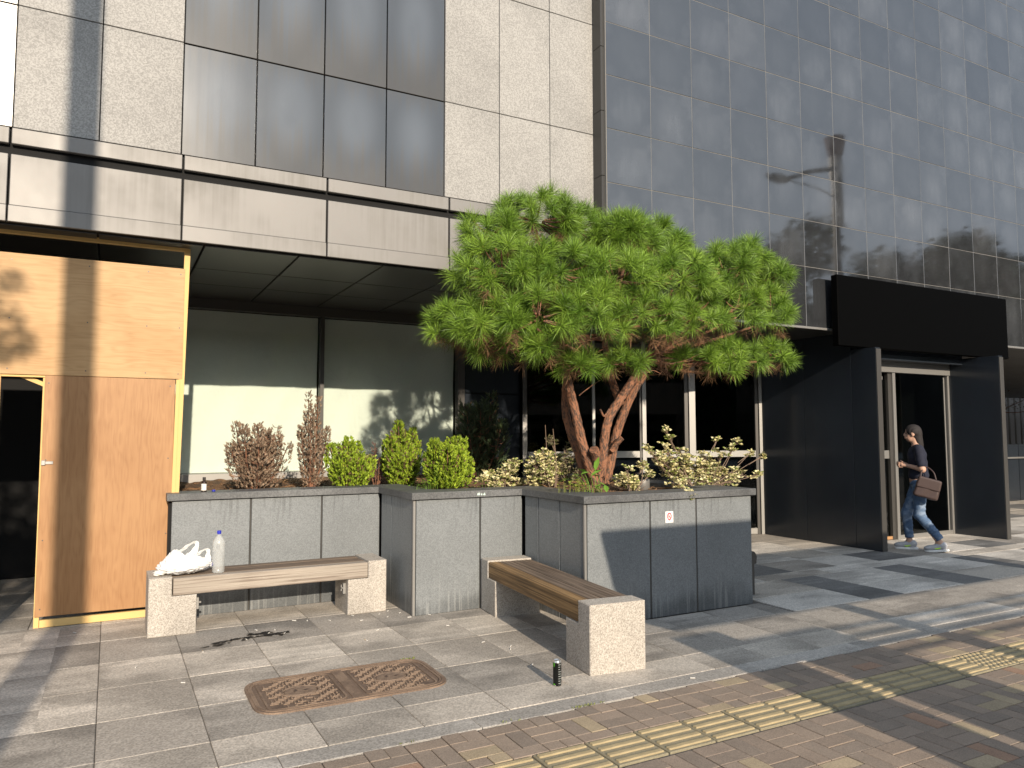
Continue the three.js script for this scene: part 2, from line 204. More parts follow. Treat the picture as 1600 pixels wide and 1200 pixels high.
{
  // granite slabs in rows parallel to the building; right of the planter dark bands run both ways
  const slabs = [];
  const row = (z0, z1, dark, x0, x1, pitch = .515, ph = -.02) => { for (let x = Math.ceil((x0 - ph) / pitch - 1) * pitch + ph; x < x1; x += pitch) { const a = Math.max(x, x0), b = Math.min(x + pitch, x1); if (b - a > .05) slabs.push([a, b, z0, z1, dark]); } };
  for (let x = -1.3; x < 9; x += 1.03) slabs.push([x, x + 1.03, -3.83, -3.67, 2]);
  row(-4.16, -3.83, 0, -1.5, 9);
  row(-4.72, -4.16, 1, -1.5, 5.3); row(-5.32, -4.72, 0, -1.5, 3.5); row(-5.9, -5.32, 0, -1.5, 3.5); row(-6.53, -5.9, 1, -1.5, 3.5); row(-7.12, -6.53, 0, -1.5, 3); row(-7.7, -7.12, 0, -1.5, .5); row(-8.3, -7.7, 1, -1.5, .5); row(-8.9, -8.3, 0, -1.5, .5); row(-9.8, -8.9, 0, -1.5, .5);
  row(-4.72, -4.16, 3, 5.3, 9.5); row(-5.1, -4.72, 1, 3.5, 5.32);
  for (let k = 0; k < 7; k++) { const x = 4.87 + k * 1.5, z = [-5.8, -4.72]; if (k) slabs.push([x - .01, x + .5, -5.25, z[1], 1], [x - .01, x + .5, z[0], -5.25, 1]); slabs.push([Math.max(x + .5, 5.33), x + 1.49, -5.25, -4.72, 0], [Math.max(x + .5, 5.33), x + 1.49, -5.8, -5.25, 0]); }
  row(-6.06, -5.8, 0, 5.33, 15, 1.03); 
  for (let k = 0; k < 14; k++) { const x = 5.36 + k * .75; slabs.push([x, x + .75, -6.62, -6.06, k % 3 === 1 ? 1 : k % 3 === 2 ? 3 : 0]); slabs.push([x, x + .75, -7.2, -6.62, k % 4 === 1 ? 3 : 0]); }
  for (const z of [-7.9, -8.6]) for (let x = 5.36; x < 9; x += .75) slabs.push([x, x + .75, z, z + .7, z < -8 ? 3 : 0]);
  for (let k = 0; k < 5; k++) for (let j = 0; j < 8; j++) slabs.push([11.9 + j * 1.2, 13.1 + j * 1.2, -7.95 - k * .75, -7.2 - k * .75, (k + j) % 3 === 0 ? 1 : 0]);
  const late = { 0: [], 1: [] };
  let n = 0;
  slabs.sort((a, b) => Math.hypot(a[0], a[2]) - Math.hypot(b[0], b[2]));
  for (const [a, b, c, d, k] of slabs) {
    const w = b - a - .0035, l = d - c - .0035, mat = k === 2 ? M.curb : a > 5.2 && k === 1 ? M.paveDeep : a > 5.2 && k === 0 && R() < .65 ? M.paveBright : k === 1 ? M.paveDark[R() < .85 ? 1 : 0] : k === 3 ? M.paveDark[0] : M.paveLight[R() < .7 ? 0 : R() < .5 ? 1 : 2];
    if (n < 300) { const m = part(pavement, 'paving_slab', vbox(w, .05, l, .004), mat, [(a + b) / 2, -.025 + rr(-.0012, .0012), (c + d) / 2], [rr(-.0015, .0015), 0, rr(-.0015, .0015)]); n++; }
    else { const g = vbox(w, .05, l, .004).clone(); g.translate((a + b) / 2, -.025, (c + d) / 2); late[k === 0 || k === 2 ? 0 : 1].push(g); }
  }
  if (late[0].length) part(pavement, 'paving_slab', merge(late[0]), M.paveLight[0]).userData.kind = 'stuff';
  if (late[1].length) part(pavement, 'paving_slab', merge(late[1]), M.paveDark[0]).userData.kind = 'stuff';
  const far = []; for (let x = -1.5 - 10 * 1.2; x < -1.5; x += 1.2) for (let z = -7.2; z < -3.7; z += .7) { const g = cbox(1.19, .05, .69, .003); g.translate(x + .6, -.025, z + .35); far.push(g); }
  part(pavement, 'paving_slab', merge(far), M.paveLight[1]).userData.kind = 'stuff';
  // concrete bricks, two and two across each other, with the yellow guide strip let into them
  const bricks = [], S0 = -3.25, S1 = -2.95;
  const put = (x0, x1, z0, z1) => { if (z1 > S0 && z0 < S1) { if (z0 < S0 && S0 - z0 > .05) z1 = S0; else if (z1 > S1 && z1 - S1 > .05) z0 = S1; else return; } if (z0 < -3.668) z0 = -3.668; if (z1 - z0 > .03) bricks.push([x0, x1, z0, z1]); };
  for (let i = -6; i < 62; i++) for (let j = 0; j < 13; j++) { const x = i * .205 - .3, z = -1.85 - (j + 1) * .205 + .15; if ((i + j) % 2) { put(x, x + .205, z, z + .1025); put(x, x + .205, z + .1025, z + .205); } else { put(x, x + .1025, z, z + .205); put(x + .1025, x + .205, z, z + .205); } }
  const vis = (x, z) => { const q = V(x, 0, z).project(camera); return Math.abs(q.x) < 1.02 && Math.abs(q.y) < 1.02 && q.z < 1; };
  bricks.sort((a, b) => (vis(b[0], b[2]) - vis(a[0], a[2])) || Math.hypot(a[0], a[2]) - Math.hypot(b[0], b[2]));
  const rest = M.brick.map(() => []);
  bricks.forEach(([a, b, c, d], i) => { const q = R(), patch = Math.sin(a * 1.7 + c * 2.3) > .5, k = q < .80 ? Math.floor(R() * 4) : q < (patch ? .96 : .85) ? 4 : q < (patch ? .99 : .875) ? 5 : 0, w = b - a - .005, l = d - c - .005;
    if (i < 300) part(brickwalk, 'paving_brick', vbox(w, .05, l, .0025, 3), M.brick[k], [(a + b) / 2, -.025 + rr(-.002, .002), (c + d) / 2], [rr(-.005, .005), 0, rr(-.005, .005)]);
    else { const g = vbox(w, .05, l, .0025, 3).clone(); g.translate((a + b) / 2, -.025 + rr(-.002, .002), (c + d) / 2); rest[k].push(g); } });
  rest.forEach((l, k) => { if (l.length) part(brickwalk, 'paving_brick', merge(l), M.brick[k]).userData.kind = 'stuff'; });
  const bars = []; for (let k = 0; k < 4; k++) { const g = new RoundedBoxGeometry(.272, .014, .034, 2, .006); g.translate(0, .026, -.111 + k * .074); bars.push(g); }
  const dots = []; for (let i = 0; i < 6; i++) for (let j = 0; j < 6; j++) { const g = new THREE.CylinderGeometry(.011, .016, .006, 10); g.translate(-.12 + i * .048, .028, -.12 + j * .048); dots.push(g); }
  const gBar = merge(bars), gDot = merge(dots);
  for (let k = -12; k < 26; k++) part(part(brickwalk, 'tactile_tile', vbox(.296, .05, .296, .004), M.tactileBase, [3.065 + .305 * k - .1525, -.026 + rr(-.002, .002), -3.1], [0, 0, rr(-.004, .004)]), k === 8 ? 'raised_dots' : 'raised_bars', k === 8 ? gDot : gBar, M.tactile);
  // wet stains on the slabs
  const wets = [], wet = phys({ color: rgb(.018, .016, .015), roughness: .35 });
  const spots = []; for (let i = 0; i < 46; i++) { const main = i < 26, u = R() + R() - 1; spots.push(main ? [1.12 + u * .17, -6.14 + u * .02 + rr(-.07, .07), rr(.012, .06), rr(.008, .032), rr(-.4, .4)] : [.80 + u * .2, -6.04 - u * .06 + rr(-.05, .05), rr(.008, .05), rr(.005, .02), rr(0, .7)]); }
  for (const [x, z, a, b, t] of spots) {
    const s = new THREE.Shape(), n = 26; for (let i = 0; i <= n; i++) { const q = i / n * 2 * PI, r = 1 + .35 * Math.sin(q * 3 + x * 9) + .22 * Math.sin(q * 7 + z * 5) + .15 * Math.sin(q * 11 + x * 31); s[i ? 'lineTo' : 'moveTo'](Math.cos(q) * a * r, Math.sin(q) * b * r); }
    const g = new THREE.ShapeGeometry(s); g.rotateX(-PI / 2); g.rotateY(t); g.translate(x, .0040 + spots.indexOf(spots.find((q) => q[0] === x)) * .00004, z); wets.push(g);
  }
  part(pavement, 'wet_stain', merge(wets), wet).userData.kind = 'stuff';
}

// ---------------------------------------------------------------- the office building
const bld = thing('office_building', 'dark office building with black stone tiles, pale granite strips and deep recessed ground floor', 'building');
{
  const B = (n, g, m, p, r) => part(bld, n, g, m, p, r);
  const ub = (geo, cols = 4) => geo;
  const panel = (w, h, d, cell) => { const key = 'pan' + [w, h, d, cell].join(); if (cache[key]) return cache[key]; const g = cbox(w, h, d, .003); const p = g.attributes.position, u = g.attributes.uv, cx = cell % 4, cy = Math.floor(cell / 4); for (let i = 0; i < p.count; i++) u.setXY(i, cx + Math.min(.996, Math.max(.004, p.getX(i) / w + .5)), cy + Math.min(.996, Math.max(.004, p.getY(i) / h + .5))); return cache[key] = g; };
  // upper left: granite strips and grey panels, courses 1.33 m high
  const ys = [4.02, 5.04, 6.37, 7.70, 9.03];
  B('wall', merge([bar(-14, 4.87, 4.0, 14, -9.6, -7.11, 0), bar(4.95, 40, 3.02, 14, -9.3, -6.93, 0)]), M.blackGap);
  const colsG = [[-.768, -.16], [-.16, .473], [2.985, 3.628], [3.628, 4.27], [4.27, 4.87]], colsD = [[.473, 1.10], [1.10, 1.725], [1.725, 2.353], [2.353, 2.985]];
  for (let r = 0; r < 4; r++) {
    for (const [a, b] of colsG) B('granite_panel', vbox(b - a - .008, ys[r + 1] - ys[r] - .008, .05, .003), M.lightGranite, [(a + b) / 2, (ys[r] + ys[r + 1]) / 2, -7.07 + rr(-.001, .001)], [rr(-.0015, .0015), rr(-.0015, .0015), 0]);
    for (const [a, b] of colsD) B('grey_panel', panel(b - a - .011, ys[r + 1] - ys[r] - .011, .04, Math.floor(R() * 16)), M.greyPanel, [(a + b) / 2, (ys[r] + ys[r + 1]) / 2, -7.078], [rr(-.003, .003), rr(-.003, .003), 0]);
    for (let a = -.768 - .625; a > -4; a -= .625) B('steel_panel', vbox(.617, ys[r + 1] - ys[r] - .01, .04, .003), M.steel, [a + .3125, (ys[r] + ys[r + 1]) / 2, -7.07], [0, rr(-.004, .004), 0]);
  }
  // steel fascia band: upper strip, black slot, main band and lower lip, joints every 1.26 m
  B('fascia_slot', bar(-14, 4.87, 3.24, 4.0, -9.5, -7.05, 0), M.blackGap);
  for (let x = .47 - 1.26 * 4; x < 4.7; x += 1.265) { const w = Math.min(1.265, 4.87 - x), c = x + w / 2;
    B('fascia_strip', vbox(w - .018, .128, .05, .004), M.fascia, [c, 3.936, -7.02]);
    B('fascia_panel', vbox(w - .018, .412, .05, .004), M.fascia, [c, 3.580, -7.022], [rr(-.004, .004), rr(-.004, .004), 0]);
    B('fascia_lip', vbox(w - .012, .132, .06, .004), M.fascia, [c, 3.304, -7.01], [rr(-.003, .003), 0, 0]); }
  // soffit over the recess
  B('soffit_backing', bar(-14, 4.87, 3.236, 3.26, -9.9, -7.0, 0), M.blackGap);
  for (let i = -3; i < 6; i++) for (const [z0, z1] of [[-8.0, -7.03], [-8.82, -8.0], [-9.72, -8.82]]) B('soffit_panel', vbox(.806, .012, z1 - z0 - .016, .002), M.soffit, [.68 + i * .825 - .4125, 3.227, (z0 + z1) / 2], [0, 0, rr(-.002, .002)]);
  // recessed windows with white blinds pulled down behind the glass
  const zw = -9.8;
  B('window_head', bar(-3, 5.4, 3.10, 3.235, zw - .06, zw + .06), M.darkSteel);
  B('window_sill', bar(.3, 4.46, .98, 1.085, zw - .08, zw + .14), M.steel);
  B('wall', bar(-14, .3, 0, 3.2, zw - .3, zw - .05, 0), M.blackGap); B('wall', bar(.3, 5.4, 0, .98, zw - .3, zw - .02, 0), M.interior);
  for (const [a, b, k] of [[.36, 2.385, 0], [2.445, 4.34, 1]]) {
    B('window_pane', cbox(b - a, 2.02, .012, 0), M.glass, [(a + b) / 2, 2.092, zw]);
    const g = new THREE.PlaneGeometry(b - a - .02, 2.0, 40, 40), p = g.attributes.position; for (let i = 0; i < p.count; i++) { const x = p.getX(i), y = p.getY(i), t = y + 1; p.setZ(i, .012 * Math.sin(x * 5 + y * 2.2 + k) * (t * .5) + .006 * Math.sin(x * 13 - y * 7)); g.attributes.uv.setXY(i, x + k * 1.7, y); } g.computeVertexNormals();
    B('blind', g, M.blind, [(a + b) / 2, 2.09, zw - .07]);
  }
  B('window_mullion', bar(2.39, 2.44, 1.085, 3.10, zw - .05, zw + .05), M.darkSteel); B('window_mullion', bar(4.35, 4.455, 1.085, 3.10, zw - .05, zw + .06), M.darkSteel); B('window_mullion', bar(.30, .355, 1.085, 3.10, zw - .05, zw + .05), M.darkSteel);
  B('wall', bar(.2, 4.5, .9, 3.3, zw - .5, zw - .3, 0), M.interior);
  for (const [y0, y1] of [[.5, 2.15], [2.15, 3.235]]) B('black_panel', vbox(.91, y1 - y0 - .012, .04, .003), M.blackGloss, [4.92, (y0 + y1) / 2, zw]);
  B('wall', bar(4.46, 5.38, 0, 3.3, zw - .3, zw - .03, 0), M.blackGap);
  // skewed shop front right of the windows
  const A = V(5.38, 0, -9.70), E = V(9.04, 0, -8.55), D = E.clone().sub(A), L = D.length(), ang = Math.atan2(-D.z, D.x);
  const at = (s, y, dz = 0) => { const p = A.clone().addScaledVector(D, s / L); return [p.x + Math.sin(ang) * dz, y, p.z + Math.cos(ang) * dz]; }, rt = [0, ang, 0];
  const post = (s, w, d, m, y0 = 0, y1 = 2.98) => B('mullion', vbox(w, y1 - y0, d, .003), m, at(s, (y0 + y1) / 2), rt);
  post(.03, .07, .06, M.steel, 1.2, 1.85); post(.03, .065, .05, M.darkSteel, 0, 1.2); post(.03, .065, .05, M.darkSteel, 1.85); post(1.09, .045, .06, M.steel); post(1.885, .065, .09, M.steel); post(1.83, .03, .06, M.darkSteel); post(2.66, .105, .12, M.steel); post(2.57, .06, .08, M.darkSteel); post(L - .02, .055, .08, M.steel); post(L - .085, .05, .06, M.darkSteel);
  const cuts = [.06, 1.09, 1.885, 2.66, L - .05];
  for (let i = 0; i < 4; i++) { const a = cuts[i] + .02, b = cuts[i + 1] - .02, c = (a + b) / 2;
    B('rail', vbox(b - a, .10, .05, .003), M.steel, at(c, 1.25), rt); B('rail', vbox(b - a, .09, .05, .003), M.steel, at(c, .05), rt); B('rail', vbox(b - a, .08, .06, .003), M.darkSteel, at(c, 2.9), rt);
    B('window_pane', cbox(b - a, 1.1, .012, 0), M.tint, at(c, .645), rt); B('window_pane', cbox(b - a, 1.56, .012, 0), M.tint, at(c, 2.08), rt); }
  // dark rooms behind
  const inner = (x0, x1, z0, z1, y1) => [bar(x0, x1, 0, .01, z0, z1, 0), bar(x0, x1, y1, y1 + .05, z0, z1, 0), bar(x0, x1, 0, y1, z0 - .1, z0, 0)];
  B('interior_room', merge([...inner(4.9, 11.7, -14, -9.75, 3.2), bar(9.1, 9.13, 0, 2.9, -14, -8.6, 0), bar(11.68, 11.75, 0, 2.96, -14, -7.26, 0), bar(4.9, 5.0, 0, 3, -14, -9.85, 0), bar(9.14, 11.66, .0, .008, -9.75, -7.15, 0)]), M.interior);
  // tile wall
  const rows = [2.975, 3.795]; while (rows.length < 12) rows.push(rows[rows.length - 1] + .634);
  B('grout_bed', bar(4.9, 17.0, 2.99, rows[11] + .05, -6.93, -6.8505, 0), M.grout);
  for (let r = 0; r < 11; r++) for (let c = 0; c < 18; c++) { const x = 4.909 + c * .6436, h = rows[r + 1] - rows[r];
    B('wall_tile', panel(.6386, h - .005, .03, Math.floor(R() * 16)), M.tile[R() < .7 ? 0 : R() < .5 ? 1 : 2], [x + .3218, rows[r] + h / 2, -6.85 + rr(-.0008, .0008) - .012], [rr(-.0022, .0022), rr(-.0022, .0022), 0]); }
  B('wall', bar(17, 40, 2.98, 12, -6.93, -6.85, 0), M.bronze);
  for (let r = 0; r < 10; r++) B('return_panel', vbox(.05, .76, .16, .002), M.bronze, [4.878, 3.36 + r * .765, -6.955]);
  B('wall_trim', bar(4.90, 17, 2.955, 2.985, -6.88, -6.838), M.steel);
  B('soffit', bar(4.87, 11.9, 2.97, 2.99, -9.9, -6.9, 0), M.soffit);
  for (let i = 0; i < 11; i++) B('soffit_panel', vbox(22, .02, .86, .003), M.darkSteel, [23, 2.97, -7.35 - i * .88]);
  // black entrance portal that stands out from the facade
  const portal = B('entrance_portal', bar(9.13, 11.66, 2.62, 3.3, -7.2, -6.9), M.blackGloss);
  part(portal, 'portal_wall', bar(9.03, 9.13, 0, 2.97, -8.5, -7.70), M.blackGloss); part(portal, 'portal_wall', bar(9.03, 9.13, 0, 2.97, -7.696, -6.884), M.blackGloss); part(portal, 'portal_wall', bar(9.03, 9.13, 0, 2.72, -6.879, -6.5), M.blackGloss); part(portal, 'portal_wall', bar(11.66, 11.76, 0, 2.72, -7.25, -6.36), M.blackGloss);
  part(portal, 'portal_edge', bar(9.033, 9.127, 0, 2.70, -6.499, -6.485), M.darkSteel); part(portal, 'portal_edge', bar(11.663, 11.757, 0, 2.70, -6.359, -6.345), M.darkSteel);
  const door = B('entrance_door', merge([bar(9.13, 11.66, 2.47, 2.62, -7.2, -7.1), bar(10.27, 10.33, 0, 2.47, -7.19, -7.12), bar(11.62, 11.66, 0, 2.47, -7.19, -7.12), bar(10.33, 11.62, 0, .06, -7.18, -7.13)]), M.steel);
  part(door, 'door_rail', bar(9.13, 10.20, 1.19, 1.31, -7.21, -7.17), M.steel); part(door, 'door_rail', bar(9.13, 10.12, 2.36, 2.41, -7.22, -7.18), M.steel); part(door, 'door_post', bar(10.2, 10.268, 0, 2.47, -7.21, -7.15), M.darkSteel); part(door, 'door_post', bar(11.56, 11.585, .06, 2.44, -7.175, -7.15), M.steel);
  part(door, 'threshold', bar(9.13, 10.2, .0, .05, -7.26, -7.16), std({ color: rgb(.40, .22, .10), roughness: .6 }));
  part(door, 'pane', bar(10.335, 11.55, .06, 2.465, -7.16, -7.15, 0), M.tint); part(door, 'pane', bar(9.14, 10.19, .05, 2.36, -7.20, -7.19, 0), M.tint);
}
// blank black signboard over the entrance
{
  const s = thing('signboard', 'blank black signboard mounted over the entrance portal', 'signboard', [10.49, 3.21, -6.70]);
  part(s, 'sign_face', new RoundedBoxGeometry(3.98, .96, .10, 2, .012), phys({ color: rgb(.0015, .0015, .0015), roughness: .6, specularIntensity: .05 }));
  for (const x of [-1.5, 1.5]) part(s, 'bracket', cbox(.1, .5, .09, .004), M.bronze, [x, 0, -.09]);
}
// far passage under the building on the right
{
  const w = thing('ribbed_wall', 'grey ribbed wall at the far end of the passage, right edge', 'wall', [30, 0, -17]);
  for (let i = 0; i < 40; i++) part(w, 'rib', vbox(.3, 4.6, .12, .01, 2), std({ color: rgb(.42, .385, .34), roughness: .8 }), [-7 + i * .42, 2.3, rr(-.01, .01)]);
  part(w, 'backing', cbox(18, 4.6, .2, 0), std({ color: rgb(.26, .24, .21), roughness: .9 }), [1, 2.3, -.16]);
  const b = thing('glass_balustrade', 'low black glass balustrade with pale rail beyond the portal', 'balustrade', [18, 0, -9.9]);
  for (let i = 0; i < 6; i++) part(b, 'panel', vbox(1.48, 1.3, .05, .004), M.blackGloss, [-3 + i * 1.5, .66, 0]);
  part(b, 'rail', cbox(9.2, .035, .07, .003), M.steel, [.8, 1.0, .05]);
}
// ---------------------------------------------------------------- plywood hoarding
{
  const h = thing('plywood_hoarding', 'orange plywood site hoarding with timber frame and door, closing the left recess', 'hoarding', [-.15, 0, -7.2]);
  const H = (n, x0, x1, y0, y1, z0, z1, m, r) => part(h, n, cbox(x1 - x0, y1 - y0, z1 - z0, .0015, rr(0, 2), rr(0, 2)), m, [(x0 + x1) / 2 + .15, (y0 + y1) / 2, (z0 + z1) / 2], r);
  H('upper_panel', -1.35, .545, 2.045, 3.035, -.012, 0, M.plyTop);
  const door = H('door_panel', -.492, .487, .088, 2.042, -.02, -.005, M.plyDoor, [0, 0, -.004]);
  part(door, 'latch', cbox(.085, .024, .006, .002), M.steel, [-.448, .26, .0115]); part(door, 'latch', cbox(.03, .04, .012, .003), M.steel, [-.475, .26, .014]);
  H('stud', .508, .556, 0, 3.22, -.05, -.002, M.stud, [0, 0, -.018]); H('stud', -.502, -.464, 0, 2.03, -.05, -.021, M.stud); H('stud', -.86, -.79, 0, 2.04, -.05, -.004, M.stud);
  H('stud', .49, .52, .9, 2.04, -.03, .004, M.stud, [0, 0, -.012]);
  H('top_rail', -1.35, .57, 3.195, 3.235, -.05, .0, M.stud); H('header', -1.35, -.47, 2.026, 2.044, -.05, -.013, M.stud);
  H('sill_board', -.46, .52, .004, .062, -.04, -.002, M.stud, [0, .004, 0]); H('brace', -.70, -.44, 1.985, 2.02, -.09, -.055, M.stud, [0, 0, -.42]);
  const sc = []; for (const y of [2.09, 2.5, 2.98]) for (const x of [-.75, -.2, .25, .51]) sc.push([x, y]); for (const y of [.15, .7, 1.35, 1.98]) for (const x of [-.46, .45]) sc.push([x, y]);
  const sg = new THREE.CylinderGeometry(.0055, .0055, .003, 10); sg.rotateX(PI / 2); for (const [x, y] of sc) part(h, 'screw', sg, M.darkSteel, [x + .15, y, y > 2.04 ? .001 : -.004]);
  H('upper_panel', -3.2, -1.36, .05, 3.035, -.012, 0, M.plyTop);
}

// ---------------------------------------------------------------- granite planter
{
  const t = thing('granite_planter', 'large stepped planter clad in dark grey granite with coping stones', 'planter');
  const O = [[.44, -7.02], [2.30, -7.02], [2.30, -6.11], [3.38, -6.11], [3.38, -5.08], [5.29, -5.08], [5.29, -8.15]], I = [[.44, -7.34], [2.62, -7.34], [2.62, -6.43], [3.70, -6.43], [3.70, -5.40], [4.97, -5.40], [4.97, -8.15]];
  const cope = (q) => { const s = new THREE.Shape(); q.forEach(([x, z], i) => s[i ? 'lineTo' : 'moveTo'](x, -z)); const g = new THREE.ExtrudeGeometry(s, { depth: .052, bevelEnabled: true, bevelThickness: .004, bevelSize: .003, bevelOffset: -.0035, bevelSegments: 1 }); g.rotateX(-PI / 2); g.translate(0, .994, 0); part(t, 'coping_stone', g, M.planterCap); };
  const L = (a, b, k) => [a[0] + (b[0] - a[0]) * k, a[1] + (b[1] - a[1]) * k];
  const cuts = [[0, .62, 1], [0, 1], [0, 1], [0, .5, 1], [0, .52, 1], [0, .33, .66, 1]];
  for (let i = 0; i < 6; i++) { const c = cuts[i]; for (let k = 0; k < c.length - 1; k++) cope([L(O[i], O[i + 1], c[k]), L(O[i], O[i + 1], c[k + 1]), L(I[i], I[i + 1], c[k + 1]), L(I[i], I[i + 1], c[k])]); }
  // facing slabs hung proud of a dark backing, joints left open with a thin grey strip in each
  const H = .985, face = (a, b, z) => part(t, 'facing_slab', cbox(b - a - .016, H, .03, .003, rr(0, 5), H / 2), M.planterStone, [(a + b) / 2, H / 2, z - .015], [0, rr(-.001, .001), 0]);
  const side = (a, b, x, s = 1) => part(t, 'facing_slab', cbox(.03, H, Math.abs(b - a) - .012, .003, rr(0, 5), H / 2), M.planterStone, [x + s * .015, H / 2, (a + b) / 2]);
  for (const [a, b] of [[.475, 1.128], [1.128, 1.763], [1.763, 2.328]]) face(a, b, -7.05);
  for (const [a, b] of [[2.345, 2.966], [2.966, 3.405]]) face(a, b, -6.14);
  for (const [a, b] of [[3.425, 4.076], [4.076, 4.589], [4.589, 5.258]]) face(a, b, -5.11);
  for (const [a, b] of [[-7.02, -6.72], [-6.72, -6.17]]) side(a, b, 2.33);
  for (const [a, b] of [[-6.11, -5.86], [-5.86, -5.5], [-5.5, -5.14]]) side(a, b, 3.41);
  for (const [a, b] of [[-8.1, -7.4], [-7.4, -6.7], [-6.7, -6.0], [-6.0, -5.14]]) side(a, b, 5.26, -1);
  for (const [x, z] of [[1.128, -7.05], [1.763, -7.05], [2.966, -6.14], [4.076, -5.11], [4.589, -5.11]]) part(t, 'joint_strip', cbox(.009, H, .012, .001), M.darkSteel, [x, H / 2, z - .010]);
  for (const [x, z] of [[2.336, -6.146], [3.416, -5.116]]) part(t, 'corner_strip', cbox(.022, H, .022, .002), M.steel, [x, H / 2, z - .008]);
  part(t, 'backing', merge([bar(.46, 4.97, 0, .97, -9.6, -7.09, 0), bar(2.37, 4.97, 0, .965, -7.09, -6.18, 0), bar(3.45, 5.225, 0, .96, -6.18, -5.15, 0), bar(4.97, 5.225, 0, .96, -8.1, -6.18, 0), bar(.44, 5.29, .80, .96, -8.15, -8.1, 0)]), M.blackGap);
  const s = new THREE.Shape([[.3, 9.66], [.3, 7.33], [2.61, 7.33], [2.61, 6.42], [3.69, 6.42], [3.69, 5.39], [4.98, 5.39], [4.98, 8.12], [4.4, 8.12], [4.4, 9.66]].map((p) => new THREE.Vector2(...p)));
  // soil surface: a fine lumpy sheet clipped to that outline
  const P = [], U = [], hgt = (x, z) => 1.0 + .022 * Math.sin(x * 7 + z * 3) * Math.sin(z * 8 - x) + .014 * Math.sin(x * 23) * Math.sin(z * 19) + .05 * Math.exp(-((x - 4.2) ** 2 + (z + 6.1) ** 2) * 5);
  const inS = (x, z) => { let c = false; const q = s.getPoints(); for (let i = 0, j = q.length - 1; i < q.length; j = i++) if ((q[i].y > -z) !== (q[j].y > -z) && x < (q[j].x - q[i].x) * (-z - q[i].y) / (q[j].y - q[i].y) + q[i].x) c = !c; return c; };
  for (let x = .3; x < 5; x += .045) for (let z = -9.66; z < -5.36; z += .045) if (inS(x + .022, z + .022)) for (const [u, v] of [[0, 0], [0, 1], [1, 1], [0, 0], [1, 1], [1, 0]]) { const a = x + u * .0452, b = z + v * .0452; P.push(a, hgt(a, b), b); U.push(a, -b); }
  const g = new THREE.BufferGeometry(); g.setAttribute('position', new THREE.Float32BufferAttribute(P, 3)); g.setAttribute('uv', new THREE.Float32BufferAttribute(U, 2)); g.computeVertexNormals(); part(t, 'soil', g, M.soil);
  // fallen needles and chips on the soil
  const l = new Leaves(); for (let i = 0; i < 2600; i++) { const x = rr(.4, 4.95), z = rr(-9, -5.4); if (inS(x, z)) l.needle(V(x, hgt(x, z) + .006, z), V(rr(-1, 1), rr(-.05, .25), rr(-1, 1)).normalize(), rr(.03, .11), .005, mul3([.34, .19, .09], rr(.4, 1.2))); }
  part(t, 'needle_litter', l.build(), leafMat({ roughness: .9 })).userData.kind = 'stuff';
  part(t, 'graffiti', merge([bar(2.92, 2.945, 1.008, 1.026, -6.1068, -6.1062, 0), bar(2.935, 2.94, 1.026, 1.035, -6.1068, -6.1062, 0), bar(2.955, 2.97, 1.008, 1.022, -6.1068, -6.1062, 0), bar(2.98, 3.0, 1.006, 1.02, -6.1068, -6.1062, 0), bar(2.99, 2.996, 1.02, 1.03, -6.1068, -6.1062, 0)]), std({ color: rgb(.55, .68, .6), roughness: .7 }));
}
// no-smoking sticker
{
  const cv = document.createElement('canvas'); cv.width = 256; cv.height = 224; const c = cv.getContext('2d');
  c.fillStyle = '#f1e7e2'; c.fillRect(0, 0, 256, 224); c.lineWidth = 26; c.strokeStyle = '#c42836'; c.beginPath(); c.arc(128, 98, 66, 0, 2 * PI); c.fillStyle = '#f6d9d6'; c.fill(); c.stroke();
  c.fillStyle = '#2b201c'; c.fillRect(84, 100, 66, 16); c.fillRect(156, 100, 8, 16); c.strokeStyle = '#2b201c'; c.lineWidth = 6; c.beginPath(); c.moveTo(160, 92); c.bezierCurveTo(160, 70, 140, 80, 142, 60); c.stroke();
  c.strokeStyle = '#c8323f'; c.lineWidth = 16; c.beginPath(); c.moveTo(82, 52); c.lineTo(174, 144); c.stroke(); c.fillStyle = '#5b7a68'; c.fillRect(92, 186, 72, 12);
  const tx = new THREE.CanvasTexture(cv); tx.colorSpace = THREE.SRGBColorSpace; const g = new THREE.PlaneGeometry(.082, .092);
  const s = thing('no_smoking_sign', 'small square white no-smoking sticker with red ring on the planter', 'sticker', [4.281, .838, -5.1085]);
  part(s, 'print', g, std({ map: tx, roughness: .5 }), [0, 0, .0022]); part(s, 'plate', cbox(.086, .097, .003, 0), std({ color: rgb(.75, .72, .7), roughness: .5 }));
}
